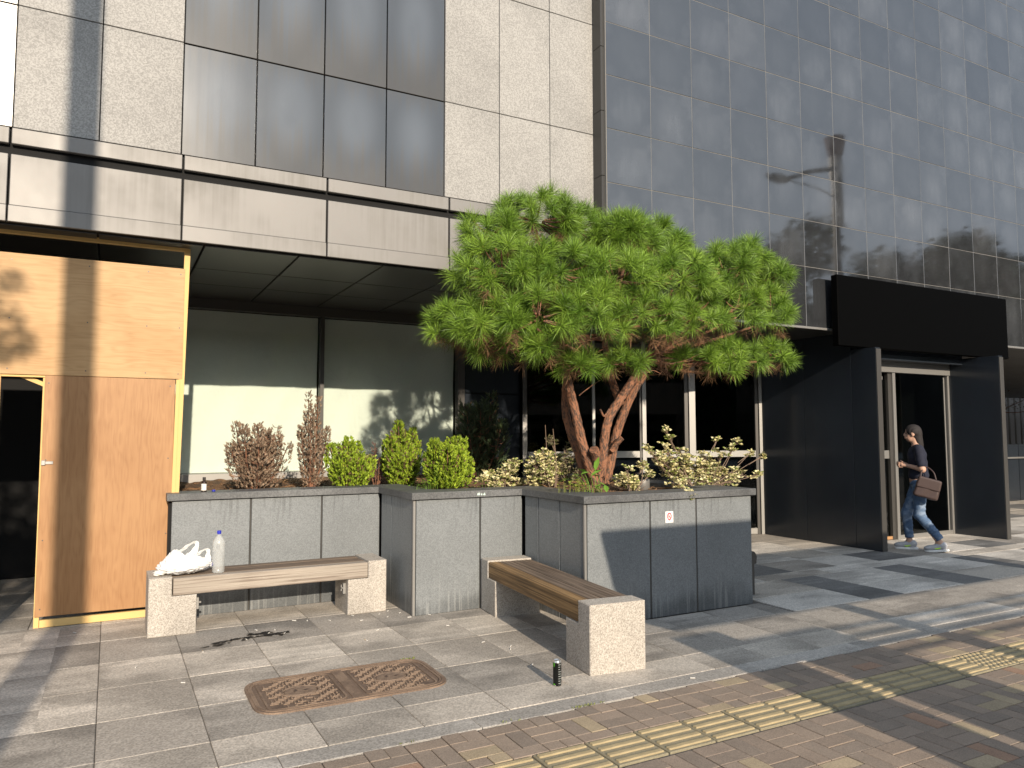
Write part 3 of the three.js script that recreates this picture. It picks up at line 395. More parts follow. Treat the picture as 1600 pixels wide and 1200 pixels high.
// ---------------------------------------------------------------- two stone benches
function bench(label, x, z, turn, len, front, top) {
  const t = thing('stone_bench', label, 'bench', [x, 0, z], turn, 'benches of granite blocks and timber'), d = .42, h = .448, e = .165, w = .345;
  for (const s of [-1, 1]) {
    const sh = new THREE.Shape([[0, 0], [w, 0], [w, .300], [e, .300], [e, h], [0, h]].map((p) => new THREE.Vector2(...p)));
    const g = new THREE.ExtrudeGeometry(sh, { depth: d - .012, bevelEnabled: true, bevelThickness: .006, bevelSize: .006, bevelOffset: -.006, bevelSegments: 1 }); g.translate(0, 0, -(d - .012) / 2);
    if (s > 0) g.rotateY(PI); part(t, 'stone_block', g, M.benchStone, [s * len / 2, 0, 0]);
    part(t, 'steel_bracket', merge([bar(-.012, .012, .17, .262, -.02, .02, .002), bar(-.03, .03, .215, .228, -.012, .012, .002), bar(-.03, -.02, .195, .25, -.012, .012, .002)]), M.steel, [s * (len / 2 - w - .012), 0, .12]);
  }
  const n = 4, pw = (d - .012) / n;
  for (let i = 0; i < n; i++) { const side = i === (turn ? 0 : n - 1); const g = vbox(len - 2 * e - .012, .134 - (i % 2) * .003, pw - .0025, .004); part(t, 'timber_plank', g, side ? front : top, [rr(-.004, .004), .303 + .067, -d / 2 + .006 + pw * (i + .5)], [rr(-.003, .003), 0, rr(-.001, .001)]); }
  return t;
}
bench('granite bench with pale timber front beam, parallel to the planter, holding a plastic bag', 1.243, -6.655, 0, 1.90, M.timberPale, M.timberTop);
bench('granite and timber bench with brown beam set end-on to the viewer beside the drink can', 3.073, -5.085, PI / 2 - .099, 2.03, M.timberSide, M.timberTop);
// ---------------------------------------------------------------- manhole cover, twin lids
{
  const t = thing('manhole_cover', 'rust brown twin-lid cast iron manhole cover with rounded corners', 'manhole cover', [1.345, 0, -4.685], -.01), W = 1.17, D = .63, r = .17;
  const rect = (w, d, q) => { const s = new THREE.Shape(), a = w / 2, b = d / 2; s.moveTo(-a + q, -b); s.lineTo(a - q, -b); s.quadraticCurveTo(a, -b, a, -b + q); s.lineTo(a, b - q); s.quadraticCurveTo(a, b, a - q, b); s.lineTo(-a + q, b); s.quadraticCurveTo(-a, b, -a, b - q); s.lineTo(-a, -b + q); s.quadraticCurveTo(-a, -b, -a + q, -b); return s; };
  const ex = (s, h, y) => { const g = new THREE.ExtrudeGeometry(s, { depth: h, bevelEnabled: false, curveSegments: 8 }); g.rotateX(-PI / 2); g.translate(0, y, 0); return g; };
  const ring = rect(W, D, r); ring.holes.push(rect(W - .08, D - .08, r - .03)); part(t, 'frame', merge([ex(ring, .018, -.008)]), M.iron); const r2 = rect(W - .03, D - .03, r - .01); r2.holes.push(rect(W - .05, D - .05, r - .02)); part(t, 'rim', ex(r2, .004, .0102), M.iron);
  part(t, 'base_plate', ex(rect(W - .04, D - .04, r), .006, -.002), M.ironDark);
  part(t, 'centre_bar', bar(-.035, .035, .002, .0095, -D / 2 + .04, D / 2 - .04), M.iron);
  for (const s of [-1, 1]) {
    const cx = s * .285, lid = part(t, 'lid', merge([(() => { const q = rect(.46, .52, .06); q.holes.push(rect(.435, .495, .05)); return ex(q, .005, .0042); })()]), M.iron, [cx, 0, 0]), tread = [];
    for (let i = -9; i <= 9; i++) for (let j = -10; j <= 10; j++) { const x = i * .0235, z = j * .0235, rr2 = (x / .105) ** 2 + (z / .085) ** 2; if (rr2 < 1.15 || Math.abs(x) > .205 || Math.abs(z) > .235) continue; const o = (x * s > .13 && Math.abs(z) > .17); if (o) continue; const hor = ((i >> 1) + (j >> 1)) % 2; if ((i + j) % 2 && R() < .85) { const g = hor ? cbox(.036, .006, .009, .001) : cbox(.009, .006, .036, .001); g.translate(x, .0072, z); tread.push(g); } else if (R() < .5) { const g = hor ? cbox(.016, .006, .008, .001) : cbox(.008, .006, .016, .001); g.translate(x, .0072, z); tread.push(g); } }
    part(lid, 'tread', merge(tread), M.iron).userData.kind = 'stuff';
    const disc = new THREE.CylinderGeometry(.075, .078, .007, 32); disc.scale(1.25, 1, 1); disc.translate(0, .0075, 0); const oring = new THREE.TorusGeometry(.088, .006, 6, 32); oring.rotateX(PI / 2); oring.scale(1.25, 1, 1); oring.translate(0, .006, 0);
    part(lid, 'boss', merge([disc, oring]), M.iron);
    part(lid, 'emblem', merge([[-.03, .0, .022, .016], [.032, .004, .024, .014], [-.026, -.02, .01, .01]].map(([x, z, a, b]) => { const g = cbox(a, .003, b, .001); g.rotateY(.5); g.translate(x, .0125, z); return g; })), std({ color: rgb(.06, .04, .03), roughness: .9 }));
  }
}
// ---------------------------------------------------------------- small things
const lathe = (pts, n = 28) => new THREE.LatheGeometry(pts.map((p) => new THREE.Vector2(...p)), n);
{
  const t = thing('water_bottle', 'tall clear plastic water bottle with blue cap standing on the bench', 'bottle', [.806, .438, -6.56], .4);
  const pr = [[0, 0], [.040, 0], [.047, .006], [.0485, .03]]; for (let k = 0; k < 7; k++) { const y = .05 + k * .025; pr.push([.0485, y], [.0462, y + .007], [.0485, y + .014]); } pr.push([.0485, .235], [.046, .252], [.034, .278], [.017, .296], [.0145, .302], [.0145, .318]);
  part(t, 'body', lathe(pr), phys({ color: rgb(.93, .94, .93), roughness: .12, transmission: .80, thickness: 0, ior: 1.45 }));
  part(t, 'cap', lathe([[0, .336], [.0155, .336], [.0165, .333], [.0165, .314], [.0145, .312], [.0145, .308], [.016, .307]]), std({ color: rgb(.02, .03, .42), roughness: .45 }));
}
{
  const t = thing('glass_bottle', 'small brown glass bottle with white label on the planter coping', 'bottle', [.745, 1.050, -7.17]);
  part(t, 'body', lathe([[0, 0], [.021, 0], [.0235, .003], [.0235, .075], [.021, .084], [.0105, .096], [.0105, .104], [.013, .105]]), phys({ color: rgb(.025, .012, .006), roughness: .12 }));
  part(t, 'cap', lathe([[0, .128], [.0125, .128], [.0135, .125], [.0135, .103]]), std({ color: rgb(.02, .015, .012), roughness: .5 }));
  const cv = document.createElement('canvas'); cv.width = 128; cv.height = 64; const c = cv.getContext('2d'); c.fillStyle = '#e9e4da'; c.fillRect(0, 0, 128, 64); c.fillStyle = '#3a2d28'; c.fillRect(84, 0, 7, 64); for (let i = 0; i < 6; i++) c.fillRect(20, 10 + i * 8, 20 + (i * 7) % 13, 2); const tx = new THREE.CanvasTexture(cv); tx.colorSpace = THREE.SRGBColorSpace;
  const g = new THREE.CylinderGeometry(.0239, .0239, .058, 28, 1, true, -1.9, 4.2); g.translate(0, .042, 0); part(t, 'label', g, std({ map: tx, roughness: .6 }));
}
single('discarded_cap', lathe([[0, .014], [.0135, .014], [.0145, .012], [.0145, 0], [.012, 0], [.012, .011], [0, .011]]), std({ color: rgb(.02, .03, .36), roughness: .4 }), 'loose blue bottle cap on the planter coping beside the brown bottle', 'bottle cap', [.825, 1.051, -7.16]);
{
  const t = thing('drink_can', 'tall black and green drink can standing on the paving by the bench', 'can', [2.487, 0, -4.05], -.5);
  const cv = document.createElement('canvas'); cv.width = 512; cv.height = 384; const c = cv.getContext('2d'); c.fillStyle = '#101211'; c.fillRect(0, 0, 512, 384); const q = mulberry(3);
  for (let s = 0; s < 2; s++) { const o = s * 256; c.fillStyle = '#63c02c'; for (let i = 0; i < 3; i++) { c.beginPath(); const x = o + 150 + i * 20; c.moveTo(x, 40); c.lineTo(x + 12, 36); c.lineTo(x + 8 + q() * 6, 120 + q() * 40); c.lineTo(x + 2, 150); c.closePath(); c.fill(); } c.fillRect(o + 140, 250, 70, 12); c.fillStyle = '#9a9f9c'; for (let i = 0; i < 15; i++) c.fillRect(o + 20, 90 + i * 14, 30 + q() * 60, 5); c.fillStyle = '#e8e9e6'; c.fillRect(o + 140, 292, 84, 66); c.fillStyle = '#222'; for (let i = 0; i < 14; i++) c.fillRect(o + 148 + i * 5, 300, 1 + q() * 3, 44); c.fillStyle = '#c9ccca'; c.fillRect(o + 20, 60, 60, 12); }
  const tx = new THREE.CanvasTexture(cv); tx.colorSpace = THREE.SRGBColorSpace;
  part(t, 'body', lathe([[.0235, .002], [.0265, .010], [.0265, .138], [.0255, .144]], 36), std({ map: tx, roughness: .3, metalness: .35 }));
  part(t, 'lid', lathe([[0, .150], [.020, .150], [.0215, .154], [.0232, .156], [.024, .153], [.0258, .143]], 36), std({ color: rgb(.7, .7, .68), roughness: .3, metalness: .9 })); part(t, 'base', lathe([[0, .006], [.019, .004], [.021, .001], [.0236, .003]], 36), std({ color: rgb(.7, .7, .68), roughness: .3, metalness: .9 }));
  part(t, 'pull_tab', cbox(.012, .0015, .02, .0005), std({ color: rgb(.7, .7, .68), roughness: .3, metalness: .9 }), [.002, .153, .003]);
}
{ // crumpled carrier bag: a slack skin over what lies in it, two handle loops standing up
  const t = thing('plastic_bag', 'crumpled white plastic carrier bag with red print slumped on the left bench end', 'bag', [.555, .448, -6.6], .27);
  const cv = document.createElement('canvas'); cv.width = cv.height = 256; const c = cv.getContext('2d'); c.fillStyle = '#efefee'; c.fillRect(0, 0, 256, 256); c.strokeStyle = '#e0484e'; c.lineWidth = 3.5; const q = mulberry(41);
  for (let i = 0; i < 13; i++) { const x = 128 + q() * 26, y = 96 + i * 3.4; c.beginPath(); c.moveTo(x, y); c.bezierCurveTo(x + 8, y - 5, x + 5, y + 6, x + 12 + q() * 5, y + q() * 4); c.stroke(); }
  const tx = new THREE.CanvasTexture(cv); tx.colorSpace = THREE.SRGBColorSpace;
  const skin = phys({ map: tx, roughness: .38, transmission: .22, thickness: 0 });
  const g = new THREE.SphereGeometry(1, 96, 64), p = g.attributes.position, n1 = (x, y, z) => Math.sin(x * 9 + 3 * Math.sin(z * 6 + y * 4)) * Math.sin(y * 11 + x * 5) * .5 + Math.abs(Math.sin(x * 17 + y * 13 + Math.sin(z * 23))) * .5;
  for (let i = 0; i < p.count; i++) { let x = p.getX(i), y = p.getY(i), z = p.getZ(i); const k = 1 + .10 * n1(x, y, z) + .03 * Math.abs(Math.sin(x * 31 + y * 19 + z * 27)), peak = Math.exp(-((x + .12) ** 2 * 7)) * Math.max(0, y) * 1.05;
    const p1 = Math.exp(-((x + .42) ** 2) * 9), p2 = Math.exp(-((x - .32) ** 2) * 22), up = Math.max(0, y), rid = Math.abs(Math.sin(x * 13 + y * 9 + 2 * Math.sin(z * 5))) * .5 + Math.abs(Math.sin(z * 15 - y * 12 + 2 * Math.sin(x * 7))) * .5;
    const X = .195 * Math.sign(x) * Math.pow(Math.abs(x), .9) * k + .02 * up * (p1 - p2), Z = .125 * z * k * (1 - .45 * up * (p1 + p2 * .6)), Y = Math.max(.002 + .003 * rid, .058 + .056 * y * k + up * (.085 * p1 + .045 * p2) + .012 * (rid - .5)); p.setXYZ(i, X, Y, Z); }
  g.computeVertexNormals(); part(t, 'bag_body', g, skin);
  const loop = (pts, w0, w1) => { const cu = new THREE.CatmullRomCurve3(pts.map((a) => V(...a))), P = [], I = [], U = [], n = 40; for (let i = 0; i <= n; i++) { const s = i / n, a = cu.getPointAt(s), w = w0 + (w1 - w0) * Math.sin(s * PI); for (let j = 0; j <= 4; j++) { const v = j / 4 - .5; const tg = cu.getTangentAt(s), wx = -tg.y * .8, wy = tg.x * .8, q3 = .5 * v * w; P.push(a.x + v * w * wx + .003 * Math.sin(j * 2 + i), a.y + v * w * wy + .003 * Math.cos(j * 2.4 + i * .6), a.z + q3 + .010 * Math.sin(j * 3.1)); U.push(.9, .9); } } for (let i = 0; i < n; i++) for (let j = 0; j < 4; j++) { const k = i * 5 + j; I.push(k, k + 1, k + 5, k + 5, k + 1, k + 6); } const q2 = new THREE.BufferGeometry(); q2.setIndex(I); q2.setAttribute('position', new THREE.Float32BufferAttribute(P, 3)); q2.setAttribute('uv', new THREE.Float32BufferAttribute(U, 2)); q2.computeVertexNormals(); return q2; };
  part(t, 'handle', loop([[-.115, .10, .03], [-.07, .165, .035], [-.01, .205, .035], [.05, .238, .03], [.082, .236, .02], [.088, .20, .015], [.06, .15, .01], [.02, .10, .0]], .075, .028), skin);
  part(t, 'handle', loop([[.0, .08, .04], [.05, .125, .05], [.10, .155, .05], [.142, .178, .05], [.166, .17, .045], [.172, .12, .04], [.166, .04, .03]], .085, .024), skin);
  part(t, 'bag_fold', loop([[-.07, .17, .035], [-.02, .13, .075], [.04, .10, .10], [.10, .055, .115]], .03, .05), skin);
  part(t, 'bag_tail', (() => { const s = new THREE.SphereGeometry(1, 20, 14), a = s.attributes.position; for (let i = 0; i < a.count; i++) { const k = 1 + .2 * Math.sin(a.getX(i) * 7 + a.getY(i) * 9); a.setXYZ(i, -.185 + a.getX(i) * .05 * k, .026 + a.getY(i) * .022 * k, a.getZ(i) * .04 * k); } s.computeVertexNormals(); return s; })(), std({ color: rgb(.72, .70, .66), roughness: .7 }));
  const b2 = thing('bottle_in_bag', 'blue-capped plastic bottle lying half inside the white bag', 'bottle', [.555, .448, -6.6], .27);
  part(b2, 'neck', (() => { const q2 = lathe([[.04, -.08], [.042, 0], [.032, .03], [.014, .045], [.014, .055]]); q2.rotateZ(-PI / 2); q2.translate(.145, .05, .03); return q2; })(), phys({ color: rgb(.8, .85, .95), roughness: .15, transmission: .7, thickness: 0 }));
  part(b2, 'cap', (() => { const q2 = lathe([[.0155, .05], [.0165, .052], [.0165, .068], [.015, .07], [0, .07]]); q2.rotateZ(-PI / 2); q2.translate(.145, .05, .03); return q2; })(), std({ color: rgb(.02, .04, .45), roughness: .4 }));
}
{ // cigarette ends
  const paper = std({ color: rgb(.55, .53, .49), roughness: .9 }), filt = std({ color: rgb(.50, .34, .14), roughness: .9 });
  const src = [[2.466, -5.706], [2.504, -5.13], [2.637, -4.943], [2.60, -4.88], [2.546, -4.471], [.631, -5.866], [1.399, -6.47], [1.498, -6.423], [1.878, -6.41], [1.898, -6.205], [1.919, -5.844], [2.272, -6.309], [2.289, -6.117], [2.058, -6.506], [1.662, -6.333], [2.13, -6.221], [.956, -6.051], [1.068, -6.307], [1.202, -6.25], [2.413, -6.4], [2.471, -6.121], [1.14, -6.16], [1.25, -6.1], [2.2, -6.42], [2.1, -6.35], [1.75, -5.6], [.45, -5.2], [3.31, -3.75], [-.2, -6.9], [.2, -5.7]];
  const own = { 4: 'white cigarette end at the tip of the drink can\'s shadow', 5: 'yellowish cigarette end lying below the dark wet stain', 27: 'white cigarette end on the pale kerb stones right of the granite bench end', 28: 'white cigarette end by the foot of the plywood door', 29: 'white cigarette end on the slabs left of the manhole cover', 26: 'white cigarette end at the far left above the manhole cover', 1: 'white cigarette end nearest the beam of the end-on bench', 21: 'white cigarette end lying in the wet stain', 25: 'yellow-tipped cigarette end midway between wet stain and manhole cover' };
  src.forEach(([x, z], i) => { const len = rr(.02, .034), g = new THREE.CylinderGeometry(.0038, .0038, len, 8), t = thing('cigarette_end', own[i] ?? 'white cigarette end scattered on the paving between the two benches', 'cigarette end', [x, .0045, z], rr(0, 6), own[i] ? null : 'cigarette ends between the benches'); g.rotateZ(PI / 2); part(t, 'paper', g, paper); const f = new THREE.CylinderGeometry(.0041, .0041, len * .35, 8); f.rotateZ(PI / 2); f.translate(len * .42, 0, 0); part(t, 'filter', f, i === 5 || i === 25 ? filt : paper); });
  const ash = new Leaves(); for (let i = 0; i < 170; i++) { const [x, z] = pick([[1.13, -6.15], [2.25, -6.35], [2.2, -6.3], [2.55, -5.0], [2.1, -6.5], [1.9, -6.2]]); const a = rr(0, 6.3), d = V(Math.cos(a), 0, Math.sin(a)), e = V(-d.z, 0, d.x), s = rr(.002, .006), o = V(x + rr(-.22, .22) * (R() + .3), .0045 + rr(0, .002), z + rr(-.13, .13)); ash.tri(o, o.clone().addScaledVector(d, s), o.clone().addScaledVector(e, s), [.5, .48, .45]); }
  const a = single('ash_flecks', ash.build(), leafMat({ roughness: 1 }), 'pale scattered ash and paper flecks on the paving', 'litter'); a.userData.kind = 'stuff';
}
{ // pipe stub behind the right planter, and a garden lamp in the bed
  const t = thing('drain_pipe', 'dark downpipe with hooded top at the right corner of the planter', 'pipe', [5.50, 0, -5.38]);
  part(t, 'pipe', bar(-.022, .03, 0, .36, -.03, .03, .006), M.darkSteel); const g = new THREE.CylinderGeometry(.065, .065, .07, 24, 1, false, 0, PI); g.rotateX(PI / 2); g.rotateZ(0); g.translate(-.01, .36, 0); part(t, 'hood', merge([g, bar(-.02, .055, .30, .362, -.036, .036, .006)]), M.darkSteel); part(t, 'foot', bar(-.03, .075, 0, .008, -.04, .05, .001), M.steel);
  const l = thing('garden_lamp', 'short grey metal cylinder lamp among the planter leaves', 'garden lamp', [4.47, 1.0, -5.72]);
  part(l, 'housing', lathe([[0, 0], [.072, 0], [.072, .12], [.066, .128], [0, .128]], 32), M.steel); part(l, 'cap', lathe([[0, .19], [.06, .187], [.066, .18], [.066, .15], [.05, .146]], 32), M.darkSteel); part(l, 'neck', lathe([[.05, .125], [.05, .152]], 24), M.darkSteel);
}

// ---------------------------------------------------------------- the pine
{
  const base = pz(930, 752, -6.1); base.y = 1.0;
  const t = thing('pine_tree', 'broad umbrella-shaped pine with reddish forked trunk growing in the planter', 'pine tree', base.toArray());
  const q = (px, py_, dz = 0) => pz(px, py_, -6.1 + dz).sub(base);
  const stem = (pts, a, b, n = 'trunk') => part(t, n, tube(pts, a, b, 36, 14, n === 'trunk' ? .13 : .1), M.bark);
  stem([q(938, 775, .05), q(921, 728, .06), q(909, 690, .08), q(899, 645, .08), q(890, 608, .05), q(882, 575, 0), q(866, 530, -.05)], .052, .036);
  stem([q(918, 765, -.05), q(906, 715, -.08), q(893, 680, -.1), q(884, 645, -.12), q(884, 605, -.1), q(886, 570, -.05)], .046, .034);
  stem([q(932, 775, .05), q(941, 728, .1), q(944, 690, .12), q(951, 655, .14), q(970, 622, .12), q(990, 592, .1), q(1008, 560, 0)], .048, .038);
  stem([q(944, 765, -.1), q(954, 720, -.1), q(963, 680, -.12), q(975, 645, -.1), q(990, 612, -.08), q(1006, 585, -.05)], .052, .038);
  stem([q(970, 632, .05), q(958, 600, -.1), q(950, 570, -.2), q(945, 530, -.3)], .042, .03); stem([q(955, 705, -.05), q(966, 690, 0), q(972, 684, .03)], .03, .028, 'branch'); stem([q(934, 730, .1), q(931, 712, .16), q(928, 702, .2)], .05, .045, 'branch');
  stem([q(952, 640, .18), q(944, 650, .22), q(938, 640, .24)], .012, .009, 'branch');
  const pads = [[985, 366, .1, 38, 26, 16], [1020, 375, -.3, 50, 30, 14], [838, 347, -.1, 72, 42, 40], [768, 368, .1, 44, 32, 20], [905, 362, -.2, 46, 36, 22], [975, 378, 0, 56, 45, 32], [1040, 392, -.1, 46, 32, 20], [785, 425, .35, 66, 46, 36], [870, 430, .5, 66, 43, 34], [960, 440, .55, 70, 46, 38], [1050, 440, .5, 68, 43, 36], [1130, 425, .25, 58, 43, 28], [1172, 402, 0, 40, 28, 18], [1206, 437, -.1, 36, 30, 18], [712, 506, .1, 36, 32, 20], [770, 505, .4, 56, 38, 26], [840, 500, .65, 58, 42, 26], [920, 495, .7, 60, 40, 27], [1000, 497, .65, 60, 38, 27], [1080, 497, .55, 60, 40, 27], [1150, 485, .4, 55, 40, 25], [1204, 490, .15, 36, 44, 20], [862, 545, .5, 44, 22, 13], [795, 540, .3, 52, 20, 15], [735, 530, .1, 36, 18, 10], [905, 572, .45, 32, 12, 9], [975, 566, .45, 28, 14, 9], [1090, 563, .3, 40, 16, 13], [1150, 560, .35, 50, 24, 18], [1208, 558, .2, 34, 24, 14], [1125, 580, .3, 40, 12, 9], [800, 430, -.6, 70, 50, 20], [900, 420, -.8, 70, 50, 20], [1000, 425, -.8, 70, 50, 20], [1100, 440, -.7, 70, 50, 20], [1170, 460, -.5, 50, 50, 14], [850, 500, -.6, 80, 40, 14], [1000, 500, -.6, 80, 40, 14]];
  const g = new Leaves(), br = new Leaves(), twigs = [];
  const tuft = (c, ax, n, len, col, L) => { const u = V(ax.y + .1, -ax.x, ax.z * .3 + .2).cross(ax).normalize(), v = ax.clone().cross(u); for (let i = 0; i < n; i++) { const th = Math.pow(R(), .7) * 1.75, ph = R() * 2 * PI, d = ax.clone().multiplyScalar(Math.cos(th)).addScaledVector(u, Math.sin(th) * Math.cos(ph)).addScaledVector(v, Math.sin(th) * Math.sin(ph)).normalize(); L.needle(c.clone().addScaledVector(ax, rr(-.05, .03)), d, len * rr(.7, 1.1), .0025, mul3(col, rr(.4, 1.55))); } };
  const hub = [q(866, 530), q(1008, 560), q(945, 530, -.3)];
  for (let [px, py_, dz, rx, ry, n] of pads) { n = Math.round(n * (py_ < 440 ? 1.55 : 1.25));
    const c = q(px, py_, dz), k = 1 / 158, a = rx * k, b = ry * k;
    for (let i = 0; i < n; i++) { const d = V(rr(-1, 1), rr(-1, 1), rr(-1, 1)); if (d.length() > 1 || d.lengthSq() < .01 || d.y < -.55 * d.length()) { i--; continue; } d.normalize(); const s = rr(.8, 1.0), p = c.clone().add(V(d.x * a * s, d.y * b * s, d.z * a * .85 * s)), ax = V(d.x / a, d.y / b * .9, d.z / a).normalize().multiplyScalar(.75).add(V(0, .42, .08)).normalize();
      const tone = R(), col = mix3([.105, .203, .018], [.21, .335, .036], tone); tuft(p, ax, 170, rr(.13, .175), col, g); if (i % 4 === 0) twigs.push(tube([c.clone().lerp(p, .2), c.clone().lerp(p, .65).add(V(0, -.02, 0)), p], .010, .004, 4, 5)); }
    for (let i = 0; i < n * .2; i++) { const p = c.clone().add(V(rr(-1, 1) * a * .8, -b * rr(.55, .95), rr(-1, 1) * a * .6)); tuft(p, V(rr(-.5, .5), -.5, rr(-.5, .5)).normalize(), 46, rr(.09, .13), [.17, .095, .045], br); }
    const h = hub.reduce((m, x) => (x.distanceTo(c) < m.distanceTo(c) ? x : m)); twigs.push(tube([h, h.clone().lerp(c, .5).add(V(0, -.06, 0)), c.clone().add(V(0, -b * .3, 0))], .026, .012, 8, 7, .15));
  }
  for (let i = 0; i < 40; i++) { const p = q(rr(925, 1075), rr(545, 588), rr(-.1, .3)); const e = p.clone().add(V(rr(-.3, .3), rr(-.05, .12), rr(-.1, .2))); twigs.push(tube([p, p.clone().lerp(e, .5).add(V(0, rr(-.04, .04), 0)), e], .006, .002, 6, 4)); if (i % 2) tuft(p, V(rr(-1, 1), -.6, .3).normalize(), 40, .1, [.15, .085, .05], br); }
  twigs.push(tube([q(905, 618, .1), q(920, 606, .15), q(938, 594, .2)], .006, .003, 6, 5));
  part(t, 'crown', g.build(), leafMat({ roughness: .5 })); part(t, 'dead_needles', br.build(), leafMat({ roughness: .9 })); part(t, 'branch', merge(twigs), M.bark);
}
// ---------------------------------------------------------------- shrubs
function arborvitae(name, label, cat, group, pos, w, h, o) {
  const t = thing(name, label, cat, pos, 0, group), l = new Leaves(), tw = [], nl = o.lobes ?? 9;
  const lobes = [...Array(nl)].map((_, i) => { const a = i * 2.4 + rr(-.3, .3), s = Math.sqrt((i + .5) / nl), top = rr(o.low ?? .62, 1.0) * (1 - .34 * s * s); return { a: V(Math.cos(a) * s * w * .16, 0, Math.sin(a) * s * w * .16), b: V(Math.cos(a) * s * w * .5 * rr(.75, 1) * (o.spread ?? .7), h * top, Math.sin(a) * s * w * .5 * (o.spread ?? .7)), r: w * rr(.11, .20) * (o.lobeR ?? 1) }; });
  for (const L of lobes) tw.push(tube([V(L.a.x * .3, -.05, L.a.z * .3), L.a.clone().lerp(L.b, .5), L.b.clone().multiplyScalar(.93)], .012, .004, 8, 5));
  for (let i = 0; i < o.n; i++) {
    const L = pick(lobes), k = Math.pow(R(), .8), c = L.a.clone().lerp(L.b, .06 + .94 * k), prof = Math.sin(PI * Math.min(1, .2 + .72 * k)) * L.r * 1.25, a = R() * 2 * PI, rad = prof * Math.sqrt(rr(.35, 1)), out = V(Math.cos(a), 0, Math.sin(a));
    const p = c.clone().addScaledVector(out, rad); if (p.y < .015) p.y = .015 + R() * .03; const ax = out.clone().multiplyScalar(.55).add(V(0, rr(.5, 1.1), 0)).normalize(), sd = V(rr(-1, 1), rr(-.2, .2), rr(-1, 1)).cross(ax).normalize();
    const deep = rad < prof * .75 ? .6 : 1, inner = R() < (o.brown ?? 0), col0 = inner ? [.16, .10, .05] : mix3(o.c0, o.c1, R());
    const S = rr(.05, .085) * (o.s ?? 1); if (o.twig && R() < o.twig) { const e = p.clone().addScaledVector(ax, S); tw.push(tube([c, c.clone().lerp(p, .6), e], .003, .0015, 3, 4)); }
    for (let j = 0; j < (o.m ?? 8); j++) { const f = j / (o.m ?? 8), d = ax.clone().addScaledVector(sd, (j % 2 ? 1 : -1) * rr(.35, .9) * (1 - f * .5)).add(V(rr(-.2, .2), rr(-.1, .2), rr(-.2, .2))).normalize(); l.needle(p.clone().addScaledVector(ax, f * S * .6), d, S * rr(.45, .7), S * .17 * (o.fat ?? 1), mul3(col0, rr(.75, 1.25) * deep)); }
  }
  part(t, 'foliage', l.build(), leafMat({ roughness: .6, ...(o.mat ?? {}) })); part(t, 'stem', merge(tw), o.stem ?? M.bark); return t;
}
const dead = { c0: [.20, .14, .092], c1: [.35, .25, .17], n: 3600, m: 8, twig: .12, lobes: 22, fat: .8, spread: 1.0, lobeR: .66, s: .56 };
const live = { c0: [.16, .25, .014], c1: [.37, .48, .035], n: 6000, m: 9, brown: .06, lobes: 16, low: .52, lobeR: 1.05, fat: 1.15, s: .50, spread: .92 };
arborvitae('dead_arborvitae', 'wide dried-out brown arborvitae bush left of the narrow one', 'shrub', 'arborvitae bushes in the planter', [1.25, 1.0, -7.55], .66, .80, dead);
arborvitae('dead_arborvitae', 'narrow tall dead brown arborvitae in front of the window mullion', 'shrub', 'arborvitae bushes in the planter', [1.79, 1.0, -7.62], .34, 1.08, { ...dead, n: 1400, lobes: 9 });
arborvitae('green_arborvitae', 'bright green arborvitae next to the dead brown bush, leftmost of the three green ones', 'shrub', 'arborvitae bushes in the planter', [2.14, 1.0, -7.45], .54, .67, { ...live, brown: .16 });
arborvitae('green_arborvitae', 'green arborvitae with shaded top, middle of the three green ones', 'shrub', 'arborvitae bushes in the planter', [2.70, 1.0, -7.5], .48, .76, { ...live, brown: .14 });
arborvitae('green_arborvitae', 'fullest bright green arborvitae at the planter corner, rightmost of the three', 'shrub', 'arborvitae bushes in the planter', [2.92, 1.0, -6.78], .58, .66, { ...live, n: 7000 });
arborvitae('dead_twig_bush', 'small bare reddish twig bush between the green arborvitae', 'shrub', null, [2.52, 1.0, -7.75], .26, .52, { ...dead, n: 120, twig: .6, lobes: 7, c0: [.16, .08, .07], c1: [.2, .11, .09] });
arborvitae('dark_conifer', 'sparse dark green conifer bush in the shade before the black panel', 'shrub', null, [4.0, .98, -8.3], .70, 1.22, { c0: [.035, .06, .022], c1: [.06, .085, .03], n: 1500, m: 7, twig: .2, lobes: 12, fat: .5, s: 1.4, spread: 1 });
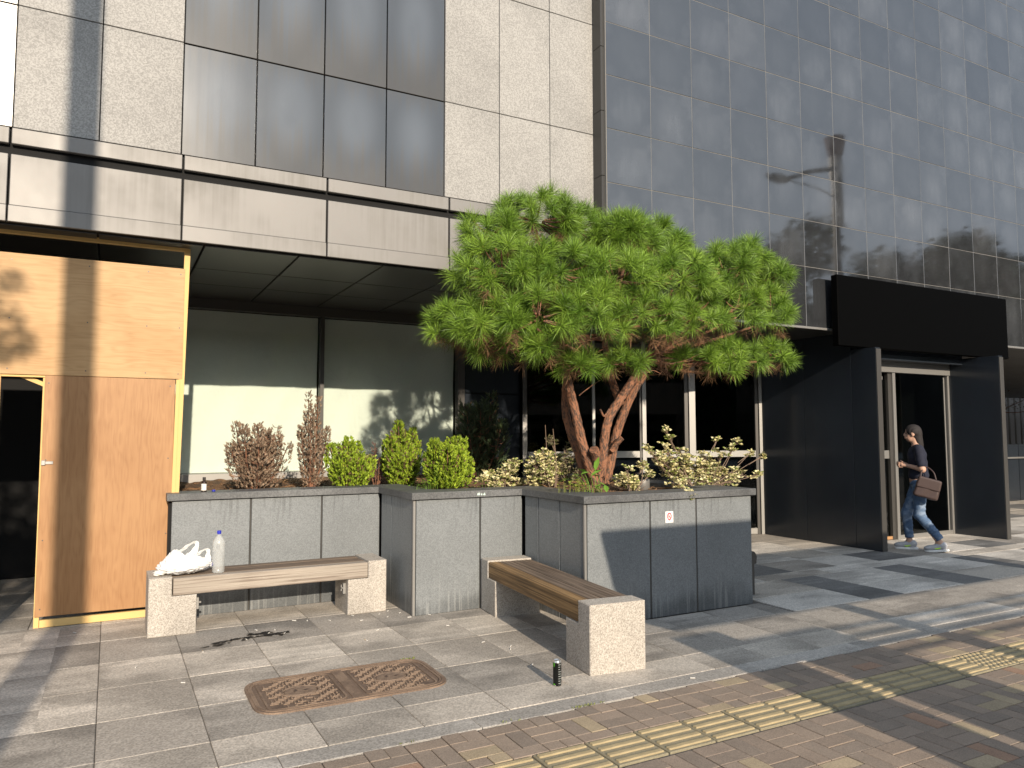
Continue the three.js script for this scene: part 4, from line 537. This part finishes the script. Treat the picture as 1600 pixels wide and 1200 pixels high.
function variegated(name, label, bases, targets, z0, o = {}) {
  const b0 = V(...bases[0]), t = thing(name, label, 'shrub', b0.toArray(), 0, 'cream and green variegated shrubs'), l = new Leaves(), tw = [];
  for (const [px, py_, n, sp, dz] of targets) { const c = pz(px, py_, z0 + (dz ?? rr(-.12, .12))).sub(b0), bs = V(...pick(bases)).sub(b0); const f = c.clone(); tw.push(tube([bs.add(V(0, -.03, 0)), bs.clone().lerp(f, .45).add(V(rr(-.05, .05), .0, rr(-.05, .05))), f], .006, .0028, 9, 5));
    for (let i = 0; i < n * 5; i++) { const p = f.clone().lerp(bs, n < 4 ? 0 : Math.pow(R(), 1.6) * .5).add(V(rr(-1.2, 1.2) * sp, rr(-1.1, 1.1) * sp, rr(-1.2, 1.2) * sp)); tw.push(tube([f.clone().lerp(bs, .25), f.clone().lerp(p, .5), p], .003, .0018, 3, 4)); const ax = V(rr(-1, 1), rr(-.15, 1), rr(-.4, 1.2)).normalize(); const tone = R();
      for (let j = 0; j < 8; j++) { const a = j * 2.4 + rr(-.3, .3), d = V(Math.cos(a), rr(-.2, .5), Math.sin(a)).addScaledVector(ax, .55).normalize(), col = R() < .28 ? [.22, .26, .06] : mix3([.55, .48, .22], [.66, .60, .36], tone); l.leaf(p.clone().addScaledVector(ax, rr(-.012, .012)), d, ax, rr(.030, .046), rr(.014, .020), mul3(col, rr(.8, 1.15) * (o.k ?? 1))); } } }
  part(t, 'foliage', l.build(), leafMat({ roughness: .45 })); part(t, 'stem', merge(tw), std({ color: rgb(.20, .14, .10), roughness: .9 })); return t;
}
{
  const f = (px, py_, z) => { const p = pz(px, py_, z); p.y = 1.0; return p.toArray(); };
  variegated('variegated_shrub', 'large sprawling cream-leaved shrub at the right end of the planter', [f(1078, 770, -5.75), f(1105, 770, -5.85), f(1060, 770, -5.9), f(1090, 770, -5.6)], [[1010, 700, 5, .04], [1024, 712, 6, .05], [1040, 672, 2, .02], [1047, 684, 2, .02], [1036, 698, 5, .05], [1062, 706, 8, .06], [1040, 722, 7, .06], [1075, 716, 5, .05], [1098, 712, 7, .06], [1112, 730, 9, .07], [1130, 706, 4, .05], [1146, 700, 2, .03], [1128, 740, 7, .06], [1150, 738, 6, .05], [1166, 742, 5, .05], [1184, 742, 3, .03], [1060, 742, 7, .06], [1090, 745, 8, .06], [1110, 752, 5, .05], [1076, 774, 3, .03, .62], [1150, 690, 2, .03], [1120, 688, 1, .02], [1172, 708, 2, .03], [1190, 713, 2, .025], [1100, 728, 6, .06], [1052, 752, 4, .05], [1145, 752, 4, .05]], -5.75);
  variegated('variegated_shrub', 'small cream-leaved sprig left of the garden lamp', [f(985, 766, -5.55)], [[968, 744, 4, .035], [980, 735, 4, .04], [986, 748, 4, .04], [990, 758, 4, .035], [1004, 728, 3, .03], [1014, 742, 3, .03]], -5.6);
  variegated('variegated_shrub', 'cream-leaved shrub with two bare upright twigs left of the pine trunk', [f(852, 762, -6.4), f(866, 765, -6.3)], [[845, 712, 10, .07], [835, 722, 8, .06], [860, 718, 8, .06], [874, 716, 3, .03], [823, 733, 6, .05], [840, 742, 6, .05], [828, 752, 4, .04], [855, 740, 4, .04], [852, 664, 0, .0], [864, 670, 0, 0], [872, 738, 2, .03]], -6.4);
  variegated('variegated_shrub', 'low thin cream-leaved shrub beside the fullest green arborvitae', [f(790, 760, -6.6)], [[797, 718, 5, .04], [805, 722, 4, .04], [790, 730, 4, .04], [785, 745, 4, .04], [765, 742, 3, .04], [770, 752, 4, .04], [800, 748, 4, .05], [755, 748, 3, .03], [810, 752, 3, .04]], -6.6);
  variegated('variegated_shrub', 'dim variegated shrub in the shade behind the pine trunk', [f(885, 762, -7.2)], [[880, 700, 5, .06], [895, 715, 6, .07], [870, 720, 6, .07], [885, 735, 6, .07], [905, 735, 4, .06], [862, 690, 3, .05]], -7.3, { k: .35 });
  // broad-leaved plant: big leaves are parts
  const p0 = V(...f(930, 766, -5.62)), t = thing('broadleaf_plant', 'young plant with broad bright green leaves at the pine foot', 'plant', p0.toArray()), lm = phys({ color: rgb(.15, .30, .035), roughness: .5, transmission: .15, thickness: 0 }), lg = (() => { const l = new Leaves(); l.leaf(V(0, 0, 0), V(0, 0, 1), V(0, 1, 0), .105, .044, [1, 1, 1], .2); const g = l.build(); g.deleteAttribute('color'); return g; })();
  const st = []; for (const [px, py_, ry, rx] of [[923, 744, 1.5, -.5], [930, 736, .2, -1.25], [937, 745, -1.4, -.2], [915, 748, 2.2, .1], [940, 755, -1.1, .35], [925, 757, .9, .6], [908, 741, 1.8, -.15], [900, 743, 2.6, -.1], [893, 748, -2.0, .2], [912, 738, -.8, -.3], [932, 752, .3, .3], [888, 755, 1.4, .3], [946, 758, -.5, .5]]) { const p = pz(px, py_, -5.62 + rr(-.05, .05)).sub(p0); const m = part(t, 'leaf', lg, lm, p.toArray()); m.rotation.order = 'YXZ'; m.rotation.set(rx, ry, rr(-.2, .2)); const s = rr(1.05, 1.5); m.scale.set(s, s, s); st.push(tube([V(p.x * .5, -.03, 0), p.clone().multiplyScalar(.6), p], .003, .002, 5, 5)); }
  part(t, 'stem', merge(st), lm);
  // low weeds on the coping line
  const weed = (label, list, col, z) => { const a = V(...f(list[0][0], list[0][1] + 8, z)), w = thing('weed', label, 'weed', a.toArray()), l = new Leaves(); for (const [px, py_, n] of list) { const c = pz(px, py_, z).sub(a); for (let i = 0; i < n; i++) { const p = c.clone().add(V(rr(-.06, .06), rr(-.03, .03), rr(-.05, .05))), an = rr(0, 6.3); l.leaf(p, V(Math.cos(an), rr(-.1, .5), Math.sin(an)).normalize(), V(0, 1, 0), rr(.03, .05), rr(.02, .035), mul3(col, rr(.7, 1.3))); l.needle(V(p.x, -.02, p.z), V(0, 1, 0), Math.max(.02, p.y + .02), .003, mul3(col, .7)); } } part(w, 'foliage', l.build(), leafMat()); };
  weed('leafy green weeds at the foot of the fullest arborvitae', [[660, 752, 12], [650, 755, 10], [675, 750, 12], [672, 757, 8], [695, 757, 6], [730, 757, 8], [757, 756, 7], [770, 757, 8]], [.13, .24, .02], -6.5);
  weed('yellowish green creeping weeds left of the broad leaves', [[885, 752, 10], [895, 757, 12], [905, 758, 14], [912, 762, 12], [878, 758, 6], [900, 748, 8]], [.26, .30, .05], -5.55);
  const gr = new Leaves(); for (const [x, z, n] of [[2.42, -3.672, 26], [2.5, -3.672, 20], [1.95, -3.672, 10], [1.86, -5.0, 40], [1.35, -3.672, 6]]) for (let i = 0; i < n; i++) gr.needle(V(x + rr(-.06, .06), 0, z + rr(-.012, .012)), V(rr(-.8, .8), rr(.3, 1), rr(-.8, .8)).normalize(), rr(.008, .022), .004, mul3([.22, .24, .06], rr(.6, 1.2)));
  const w = single('joint_grass', gr.build(), leafMat(), 'tiny dry grass growing from the paving joints', 'grass'); w.userData.kind = 'stuff';
}
// ---------------------------------------------------------------- the walker
function sdfMesh(f, lo, hi, n) {
  const mc = new MarchingCubes(n, std({}), false, false, 160000); mc.isolation = 0; const h = n / 2, sx = (hi.x - lo.x) / 2, sy = (hi.y - lo.y) / 2, sz = (hi.z - lo.z) / 2, cx = (hi.x + lo.x) / 2, cy = (hi.y + lo.y) / 2, cz = (hi.z + lo.z) / 2;
  for (let z = 0; z < n; z++) for (let y = 0; y < n; y++) for (let x = 0; x < n; x++) mc.field[z * n * n + y * n + x] = -f(cx + (x - h) / h * sx, cy + (y - h) / h * sy, cz + (z - h) / h * sz);
  mc.update(); const c = mc.count, P = mc.positionArray.slice(0, c * 3), g = new THREE.BufferGeometry(); for (let i = 0; i < c; i++) { P[i * 3] = cx + P[i * 3] * sx; P[i * 3 + 1] = cy + P[i * 3 + 1] * sy; P[i * 3 + 2] = cz + P[i * 3 + 2] * sz; }
  g.setAttribute('position', new THREE.BufferAttribute(new Float32Array(P), 3)); const N = new Float32Array(c * 3), e = .002; for (let i = 0; i < c; i++) { const x = P[i * 3], y = P[i * 3 + 1], z = P[i * 3 + 2], v = V(f(x + e, y, z) - f(x - e, y, z), f(x, y + e, z) - f(x, y - e, z), f(x, y, z + e) - f(x, y, z - e)).normalize(); N.set([v.x, v.y, v.z], i * 3); }
  g.setAttribute('normal', new THREE.BufferAttribute(N, 3)); g.setAttribute('uv', new THREE.BufferAttribute(new Float32Array([...Array(c * 2)].map((_, i) => (i % 2 ? P[(i >> 1) * 3 + 1] : P[(i >> 1) * 3] + P[(i >> 1) * 3 + 2]))), 2)); return g;
}
const cap = (a, b, ra, rb) => { const dx = b[0] - a[0], dy = b[1] - a[1], dz = b[2] - a[2], L = dx * dx + dy * dy + dz * dz; return (x, y, z) => { let t = ((x - a[0]) * dx + (y - a[1]) * dy + (z - a[2]) * dz) / L; t = t < 0 ? 0 : t > 1 ? 1 : t; return Math.hypot(x - a[0] - dx * t, y - a[1] - dy * t, z - a[2] - dz * t) - ra - (rb - ra) * t; }; };
const ell = (c, r) => (x, y, z) => { const k = Math.hypot((x - c[0]) / r[0], (y - c[1]) / r[1], (z - c[2]) / r[2]); return (k - 1) * Math.min(...r); };
const join = (l, k) => (x, y, z) => { let d = 1e3; for (const f of l) { const e = f(x, y, z), h = Math.max(0, Math.min(1, .5 + .5 * (d - e) / k)); d = d + (e - d) * h - k * h * (1 - h); } return d; };
{
  // local frame: x forward (walking direction), y up, z to the walker's right
  const O = [9.60, 0, -6.33], turn = Math.atan2(.785, -.62);
  const t = thing('person', 'person in a navy top, cropped blue jeans and pale trainers walking past the entrance', 'person', O, turn);
  const hip = { L: [.0, .87, -.085], R: [.0, .87, .085] }, knee = { L: [.015, .475, -.09], R: [.155, .48, .085] }, ank = { L: [-.215, .115, -.085], R: [.13, .10, .08] };
  const sh = { L: [.0, 1.345, -.165], R: [.0, 1.345, .165] }, elb = { L: [-.03, 1.085, -.205], R: [.0, 1.09, .21] }, wri = { L: [.14, 1.13, -.08], R: [.15, 1.14, .07] };
  const body = [ell([0, .93, 0], [.105, .12, .15]), cap([0, .95, 0], [.0, 1.15, 0], .105, .10), ell([.01, 1.25, 0], [.105, .15, .145]), cap([0, 1.35, -.11], [0, 1.35, .11], .055, .055), cap([.005, 1.36, 0], [.03, 1.46, 0], .052, .047)];
  for (const s of ['L', 'R']) body.push(cap(hip[s], knee[s], .078, .05), cap(knee[s], ank[s], .05, .033), cap(ank[s], [ank[s][0] + .10, ank[s][1] - .075, ank[s][2]], .034, .03), cap(sh[s], elb[s], .046, .037), cap(elb[s], wri[s], .036, .024));
  const skin = std({ color: rgb(.50, .30, .21), roughness: .55 });
  const hd = [.06, 1.555, 0], head = join([ell([hd[0] - .012, hd[1] + .022, 0], [.092, .098, .074]), ell([hd[0] + .022, hd[1] - .045, 0], [.058, .068, .054]), cap([.03, 1.44, 0], [.04, 1.52, 0], .046, .05), ell([hd[0] + .088, hd[1] - .014, 0], [.016, .022, .012]), ell([hd[0] + .078, hd[1] - .055, 0], [.012, .010, .022]), ell([hd[0] - .005, hd[1] - .005, -.078], [.018, .03, .008]), ell([hd[0] - .005, hd[1] - .005, .078], [.018, .03, .008])], .016);
  const sock = [-1, 1].map((s) => ell([hd[0] + .088, hd[1] + .008, s * .032], [.014, .010, .016])), face = (x, y, z) => { let d = head(x, y, z); for (const e of sock) d = Math.max(d, -e(x, y, z) - .003); return d; };
  const hand = (s, c) => { const w = wri[s], zz = s === 'L' ? 1 : -1, l = [cap(w, [w[0] + .055, w[1] + .004, w[2] + zz * .012], .024, .022)]; const pl = [w[0] + .06, w[1], w[2] + zz * .012]; [[.030, .040], [.012, .046], [-.006, .043], [-.022, .034]].forEach(([o, n]) => { const a = [pl[0], pl[1] + o, pl[2]], b = [pl[0] + n * .8, pl[1] + o * 1.05, pl[2] + zz * .010], d = [pl[0] + n * 1.05, pl[1] + o * 1.05, pl[2] + zz * .035]; l.push(cap(a, b, .009, .0085), cap(b, d, .0085, .007)); }); const th = [w[0] + .02, w[1] + .02, w[2] + zz * .014], t2 = [w[0] + .055, w[1] + .05, w[2] + zz * .03]; l.push(cap(th, t2, .011, .009)); return sdfMesh(join(l, .006), V(w[0] - .03, w[1] - .06, w[2] - .075), V(w[0] + .13, w[1] + .09, w[2] + .085), 44); };
  part(t, 'body', merge([sdfMesh(join(body, .035), V(-.36, .0, -.34), V(.36, 1.52, .34), 100), sdfMesh(face, V(-.07, 1.42, -.12), V(.19, 1.70, .12), 64), hand('L'), hand('R')]), skin);
  for (const s of [-1, 1]) part(t, 'eye', new THREE.SphereGeometry(.010, 12, 10), std({ color: rgb(.06, .04, .03), roughness: .2 }), [hd[0] + .072, hd[1] + .008, s * .032]);
  const hairF = join([ell([hd[0] - .018, hd[1] + .032, 0], [.100, .094, .086]), cap([hd[0] - .06, hd[1] - .02, 0], [hd[0] - .085, hd[1] - .16, 0], .062, .05)], .03), cut = ell([hd[0] + .092, hd[1] - .03, 0], [.075, .080, .062]);
  part(t, 'hair', sdfMesh((x, y, z) => Math.max(hairF(x, y, z) + .002 * Math.sin(z * 260 + x * 40), -cut(x, y, z)), V(-.16, 1.32, -.12), V(.14, 1.70, .12), 60), std({ color: rgb(.014, .010, .009), roughness: .75 }));
  const top = [ell([-.002, .99, 0], [.112, .10, .158]), cap([0, 1.0, 0], [.0, 1.15, 0], .118, .112), ell([.01, 1.25, 0], [.117, .155, .158]), cap([0, 1.352, -.11], [0, 1.352, .11], .063, .063)];
  for (const s of ['L', 'R']) top.push(cap(sh[s], [sh[s][0] + (elb[s][0] - sh[s][0]) * .75, sh[s][1] + (elb[s][1] - sh[s][1]) * .75, sh[s][2] + (elb[s][2] - sh[s][2]) * .75], .06, .056));
  const topF = join(top, .03), neck = ell([.04, 1.45, 0], [.075, .06, .068]);
  part(t, 'top', sdfMesh((x, y, z) => Math.max(topF(x, y, z) + .0035 * Math.sin(y * 55 + x * 30) * Math.sin(z * 34 + y * 12), -neck(x, y, z), .925 + .01 * Math.sin(z * 20) - y), V(-.22, .88, -.32), V(.22, 1.46, .32), 84), std({ color: rgb(.010, .012, .026), roughness: .85 }));
  const dn = fbm(512, 6, 6, 4, 901), dm = std({ map: colorTex(512, .5, (i) => mul3(mix3([.085, .145, .25], [.24, .31, .41], sm(.45, .75, dn[i])), .9)), roughness: .85 });
  const jean = [ell([-.008, .90, 0], [.118, .10, .158])]; for (const s of ['L', 'R']) jean.push(cap(hip[s], knee[s], .092, .066), cap(knee[s], [ank[s][0], ank[s][1] + .05, ank[s][2]], .066, .053));
  const jf = join(jean, .03), hem = (x, y, z) => { const k = z < 0 ? 'L' : 'R', a = ank[k], b = knee[k], d = [a[0] - b[0], a[1] - b[1]], l = Math.hypot(...d); return ((x - a[0]) * d[0] + (y - a[1] - .055) * d[1]) / l; };
  part(t, 'jeans', sdfMesh((x, y, z) => Math.max(jf(x, y, z) + .004 * Math.sin(y * 62 + z * 30 + x * 20) * Math.sin(y * 21 + 2) + .002 * Math.sin(y * 130 + x * 80), y - .985, y < .3 ? hem(x, y, z) : -1), V(-.32, .06, -.22), V(.28, 1.0, .22), 92), dm);
  const grey = std({ color: rgb(.44, .44, .46), roughness: .8 }), white = std({ color: rgb(.78, .78, .76), roughness: .6 }), neon = std({ color: rgb(.50, .85, .05), roughness: .5 });
  for (const [s, heel, pitch] of [['L', 0, -.10], ['R', 0, .0]]) {
    const a = ank[s], f = join([ell([.085, .058, 0], [.10, .036, .043]), ell([-.015, .072, 0], [.055, .055, .040]), ell([.15, .046, .004], [.055, .028, .044]), cap([.0, .08, 0], [.04, .085, 0], .042, .036)], .025), coll = ell([-.005, .135, 0], [.04, .035, .032]);
    const shoe = part(t, 'shoe', sdfMesh((x, y, z) => Math.max(f(x, y, z), -coll(x, y, z), .020 - y), V(-.09, .0, -.07), V(.23, .14, .07), 52), grey, [a[0] - .02, s === 'L' ? .012 : .0, a[2]], [0, 0, pitch]);
    const so = new THREE.Shape(); so.moveTo(-.078, -.03); so.bezierCurveTo(-.09, .03, -.05, .045, .02, .038); so.bezierCurveTo(.08, .046, .16, .06, .20, .015); so.bezierCurveTo(.215, -.03, .15, -.055, .08, -.042); so.bezierCurveTo(.0, -.035, -.06, -.05, -.078, -.03);
    const sg = new THREE.ExtrudeGeometry(so, { depth: .018, bevelEnabled: true, bevelSize: .004, bevelThickness: .004, bevelSegments: 2 }); sg.rotateX(-PI / 2); sg.translate(0, .004, 0); part(shoe, 'sole', sg, white);
    for (const z of [-1, 1]) { const sw = new THREE.Shape(); sw.moveTo(.09, .045); sw.quadraticCurveTo(.04, .038, -.035, .078); sw.quadraticCurveTo(.03, .030, .055, .030); sw.quadraticCurveTo(.08, .030, .09, .045); const q = new THREE.ExtrudeGeometry(sw, { depth: .004, bevelEnabled: false }); q.translate(0, .005, z * .0415 - .002); part(shoe, 'side_stripe', q, neon); }
    part(shoe, 'laces', merge([0, 1, 2, 3].map((i) => { const g = cbox(.008, .005, .05, .001); g.rotateZ(-.5); g.translate(.055 + i * .016, .096 - i * .008, 0); return g; })), white);
  }
  // the handbag hangs from the near forearm
  const b = thing('handbag', 'brown soft leather handbag with flap and two short handles on the walker\'s arm', 'handbag', [O[0], 0, O[2]], turn);
  const lea = std({ color: rgb(.062, .038, .033), roughness: .55 }), bx = -.10, by = .835, bz = -.275;
  const rb = (c, h, r) => (x, y, z) => { const q = [Math.abs(x - c[0]) - h[0] - (c[1] - y) * (h[3] ?? 0), Math.abs(y - c[1]) - h[1], Math.abs(z - c[2]) - h[2]]; return Math.hypot(Math.max(q[0], 0), Math.max(q[1], 0), Math.max(q[2], 0)) + Math.min(0, Math.max(...q)) - r; };
  const bagF = rb([bx, by, bz], [.105, .095, .022, .12], .032), rt = .28;
  const rotF = (f) => (x, y, z) => { const u = x - bx, v = y - by - .1; return f(bx + u * Math.cos(rt) + v * Math.sin(rt), by + .1 - u * Math.sin(rt) + v * Math.cos(rt), z); };
  part(b, 'bag_body', sdfMesh(rotF((x, y, z) => bagF(x, y, z) + .004 * Math.sin(x * 40 + y * 25)), V(bx - .26, by - .22, bz - .1), V(bx + .26, by + .2, bz + .1), 60), lea);
  part(b, 'flap', sdfMesh(rotF(rb([bx, by + .065, bz - .012], [.118, .052, .030, .05], .022)), V(bx - .22, by - .1, bz - .11), V(bx + .22, by + .2, bz + .08), 48), lea);
  for (const s of [-.022, .022]) part(b, 'handle', tube([V(bx - .075, by + .12, bz + s), V(bx - .05, by + .22, bz + s + .03), V(bx + .03, by + .285, bz + .075 + s * .5), V(bx + .09, by + .21, bz + s + .03), V(bx + .10, by + .10, bz + s)], .008, .008, 24, 8), lea);
}
// ---------------------------------------------------------------- the street behind the viewer: what throws the long shadows and shows in the polished stone
{
  const p = thing('utility_pole', 'tall grey concrete utility pole on the pavement behind the viewer', 'pole', [-1.44, 0, 3.5]);
  part(p, 'shaft', tube([V(0, -.1, 0), V(0, 7, 0), V(0, 14, 0)], .15, .105, 12, 20), std({ color: rgb(.33, .32, .30), roughness: .9 }));
  part(p, 'cross_arm', bar(-.9, .9, 13.0, 13.1, -.05, .05), M.steel);
  const s = thing('bus_shelter', 'grey bus shelter with panelled roof and glazed sides behind the viewer', 'bus shelter', [5.61, -.372, 1]);
  const sh = new THREE.Shape([[-2.72, 3.36], [3.3, 3.36], [3.3, 2.50], [-2.26, 2.50], [-2.60, 2.94]].map((q) => new THREE.Vector2(...q))), rg = new THREE.ExtrudeGeometry(sh, { depth: .10, bevelEnabled: false }); rg.translate(0, 0, -.05);
  part(s, 'roof_fascia', rg, M.fascia); part(s, 'ad_panel', bar(-2.41, -1.96, .42, 2.42, -.06, .06), M.darkSteel); part(s, 'ad_panel', bar(-1.86, -1.10, .2, 2.31, -.06, .06), M.darkSteel); part(s, 'ad_panel', bar(-1.96, -1.86, 2.13, 2.31, -.06, .06), M.darkSteel);
  part(s, 'post', bar(-.44, -.25, 0, 2.5, -.06, .06), M.darkSteel); part(s, 'post', bar(-1.95, -1.10, 2.306, 2.315, -.05, .05), M.steel); part(s, 'post', bar(3.1, 3.3, 0, 2.5, -.06, .06), M.darkSteel);
  for (let i = 0; i < 4; i++) part(s, 'louvre', bar(-1.10, 3.1, 2.262 - i * .076, 2.302 - i * .076, -.008, .008), M.darkSteel);
  part(s, 'roof', bar(-2.715, 3.3, 3.362, 3.39, -.05, .02), M.fascia);
  // one tree close to the pole, thin crown
  const tr = thing('street_tree', 'slim street tree beside the utility pole behind the viewer', 'tree', [-2.5, 0, 3.6]); part(tr, 'trunk', tube([V(0, -.05, 0), V(.05, 2, 0), V(-.05, 4, .1), V(.1, 7, 0)], .09, .03, 14, 10, .1), M.bark);
  const l = new Leaves(), blob = (x, y, r, n) => { for (let i = 0; i < n; i++) { const d = V(rr(-1, 1), rr(-1, 1), rr(-1, 1)); if (d.length() > 1) { i--; continue; } l.leaf(V(x, y, 0).addScaledVector(d, r), V(rr(-1, 1), rr(-.8, .3), rr(-1, 1)).normalize(), V(rr(-.4, .4), 1, rr(-.4, .4)).normalize(), rr(.09, .15), rr(.05, .08), mul3([.07, .12, .03], rr(.6, 1.3))); } };
  blob(.15, 5.0, .55, 900); blob(-.1, 4.2, .6, 900); blob(-.3, 5.8, .7, 800); blob(.45, 6.72, .22, 90); blob(.30, 6.45, .25, 90); blob(.6, 6.32, .16, 60); blob(.1, 6.6, .35, 200); blob(-.7, 5, .8, 900); blob(.35, 4.35, .25, 120);
  part(tr, 'crown', l.build(), leafMat());
  const lp = thing('street_lamp', 'street lamp with one curved arm standing by the road behind the viewer', 'street lamp', [18.5, 0, .7]);
  part(lp, 'pole', tube([V(0, 0, 0), V(0, 5, 0), V(0, 9.9, 0)], .17, .13, 8, 16), M.darkSteel); part(lp, 'pole_top', new THREE.CylinderGeometry(.26, .16, .55, 16), std({ color: rgb(.12, .03, .025), roughness: .7 }), [0, 9.95, 0]); part(lp, 'arm', merge([tube([V(0, 9.3, 0), V(-1, 9.05, 0), V(-2.1, 8.7, 0)], .07, .06, 10, 8), tube([V(0, 8.4, 0), V(-.6, 8.55, 0), V(-1.3, 8.62, 0), V(-2.1, 8.68, 0)], .025, .02, 10, 6)]), M.darkSteel); const hd = new THREE.SphereGeometry(1, 20, 12); hd.scale(.42, .13, .16); part(lp, 'lamp_head', hd, M.darkSteel, [-2.4, 8.66, 0]);
  // far tree belt
  const kinds = []; for (let k = 0; k < 3; k++) { const L = new Leaves(), H = 16; for (let i = 0; i < 7500; i++) { const lobe = Math.floor(R() * 12), a = lobe * 2.4 + k, c = V(Math.cos(a) * (1 + lobe % 3) * 1.25, H * (.30 + .62 * ((lobe * .37 + k * .2) % 1)), Math.sin(a) * 2), d = V(rr(-1, 1), rr(-1, 1), rr(-1, 1)); if (d.length() > 1) { i--; continue; } d.setLength(Math.pow(d.length(), .5)); L.leaf(c.addScaledVector(d, rr(1.6, 2.6)), V(rr(-1, 1), rr(-.6, .4), rr(-1, 1)).normalize(), V(rr(-.5, .5), 1, rr(-.5, .5)).normalize(), rr(.4, .75), rr(.25, .45), mul3(mix3([.045, .075, .02], [.075, .10, .03], R()), rr(.7, 1.2))); } kinds.push(L.build()); }
  const trunk = tube([V(0, -.2, 0), V(.1, 4, 0), V(-.1, 9, .1), V(.1, 13, 0)], .3, .08, 12, 10, .1), lm = leafMat();
  for (let i = 0; i < 26; i++) { const x = -40 + i * 6.6 + rr(-1.2, 1.2), s = rr(.85, 1.12) * (x > 62 ? 1.25 : x < 25 ? .50 : 1.04); const q = thing('roadside_tree', 'dark leafy tree in the belt across the road behind the viewer', 'tree', [x, -.1, 31 + rr(-3, 3)], rr(0, 6), 'trees across the road'); part(q, 'crown', kinds[i % 3], lm).scale.setScalar(s); part(q, 'trunk', trunk, M.bark).scale.setScalar(s); }
  const hg = new Leaves(); for (let i = 0; i < 30000; i++) { const hx = rr(-60, 130); hg.leaf(V(hx, hx < 25 ? rr(-.1, 9.5) : rr(-.1, 6.5), 34.5 + rr(-1.2, 1.2)), V(rr(-1, 1), rr(-.4, .8), rr(-1, 1)).normalize(), V(0, 1, 0.3), rr(.5, .9), rr(.4, .7), mul3([.05, .085, .025], rr(.6, 1.3))); } { const hd2 = thing('hedge', 'tall dark hedge along the far side of the road', 'hedge', [35, -.1, 34.5]); hg.p.forEach((v, k) => { if (k % 3 === 0) hg.p[k] -= 35; if (k % 3 === 2) hg.p[k] -= 34.5; }); part(hd2, 'foliage', hg.build(), lm).userData.kind = 'stuff'; part(hd2, 'branch_mass', merge([bar(-95, -10, 0, 9.1, -.5, .5, 0), bar(-10, 95, 0, 6, -.5, .5, 0)]), std({ color: rgb(.02, .028, .012), roughness: 1 })); }
}
// slender bare-crowned tree beyond the portal, right edge
{
  const t = thing('autumn_tree', 'small thin-leaved brownish tree beyond the entrance portal at the right edge', 'tree', [24.2, 0, -13.6]), l = new Leaves(), tw = []; tw.push(tube([V(-.6, 0, 0), V(-.5, 1.5, 0), V(-.15, 2.3, 0), V(.6, 2.8, 0)], .09, .03, 14, 8, .1)); for (let i = 0; i < 26; i++) { const a = V(rr(-.4, .5), rr(1.9, 2.7), rr(-.2, .2)), e = a.clone().add(V(rr(-1.1, 1.4), rr(.1, 1.0), rr(-.8, .8))); tw.push(tube([a, a.clone().lerp(e, .5).add(V(0, rr(-.1, .15), 0)), e], .02, .006, 7, 5)); for (let j = 0; j < 55; j++) { const p = a.clone().lerp(e, rr(.25, 1.1)).add(V(rr(-.2, .2), rr(-.12, .2), rr(-.2, .2))); l.leaf(p, V(rr(-1, 1), rr(-.6, .5), rr(-1, 1)).normalize(), V(0, 1, .2), rr(.06, .11), rr(.04, .06), mul3(R() < .35 ? [.10, .11, .04] : [.16, .10, .07], rr(.6, 1.2))); } }
  part(t, 'crown', l.build(), leafMat()); part(t, 'trunk', merge(tw), M.bark);
}
scene.traverse((o) => { if (o.isMesh) { o.castShadow = true; o.receiveShadow = true; } });
renderer.render(scene, camera);
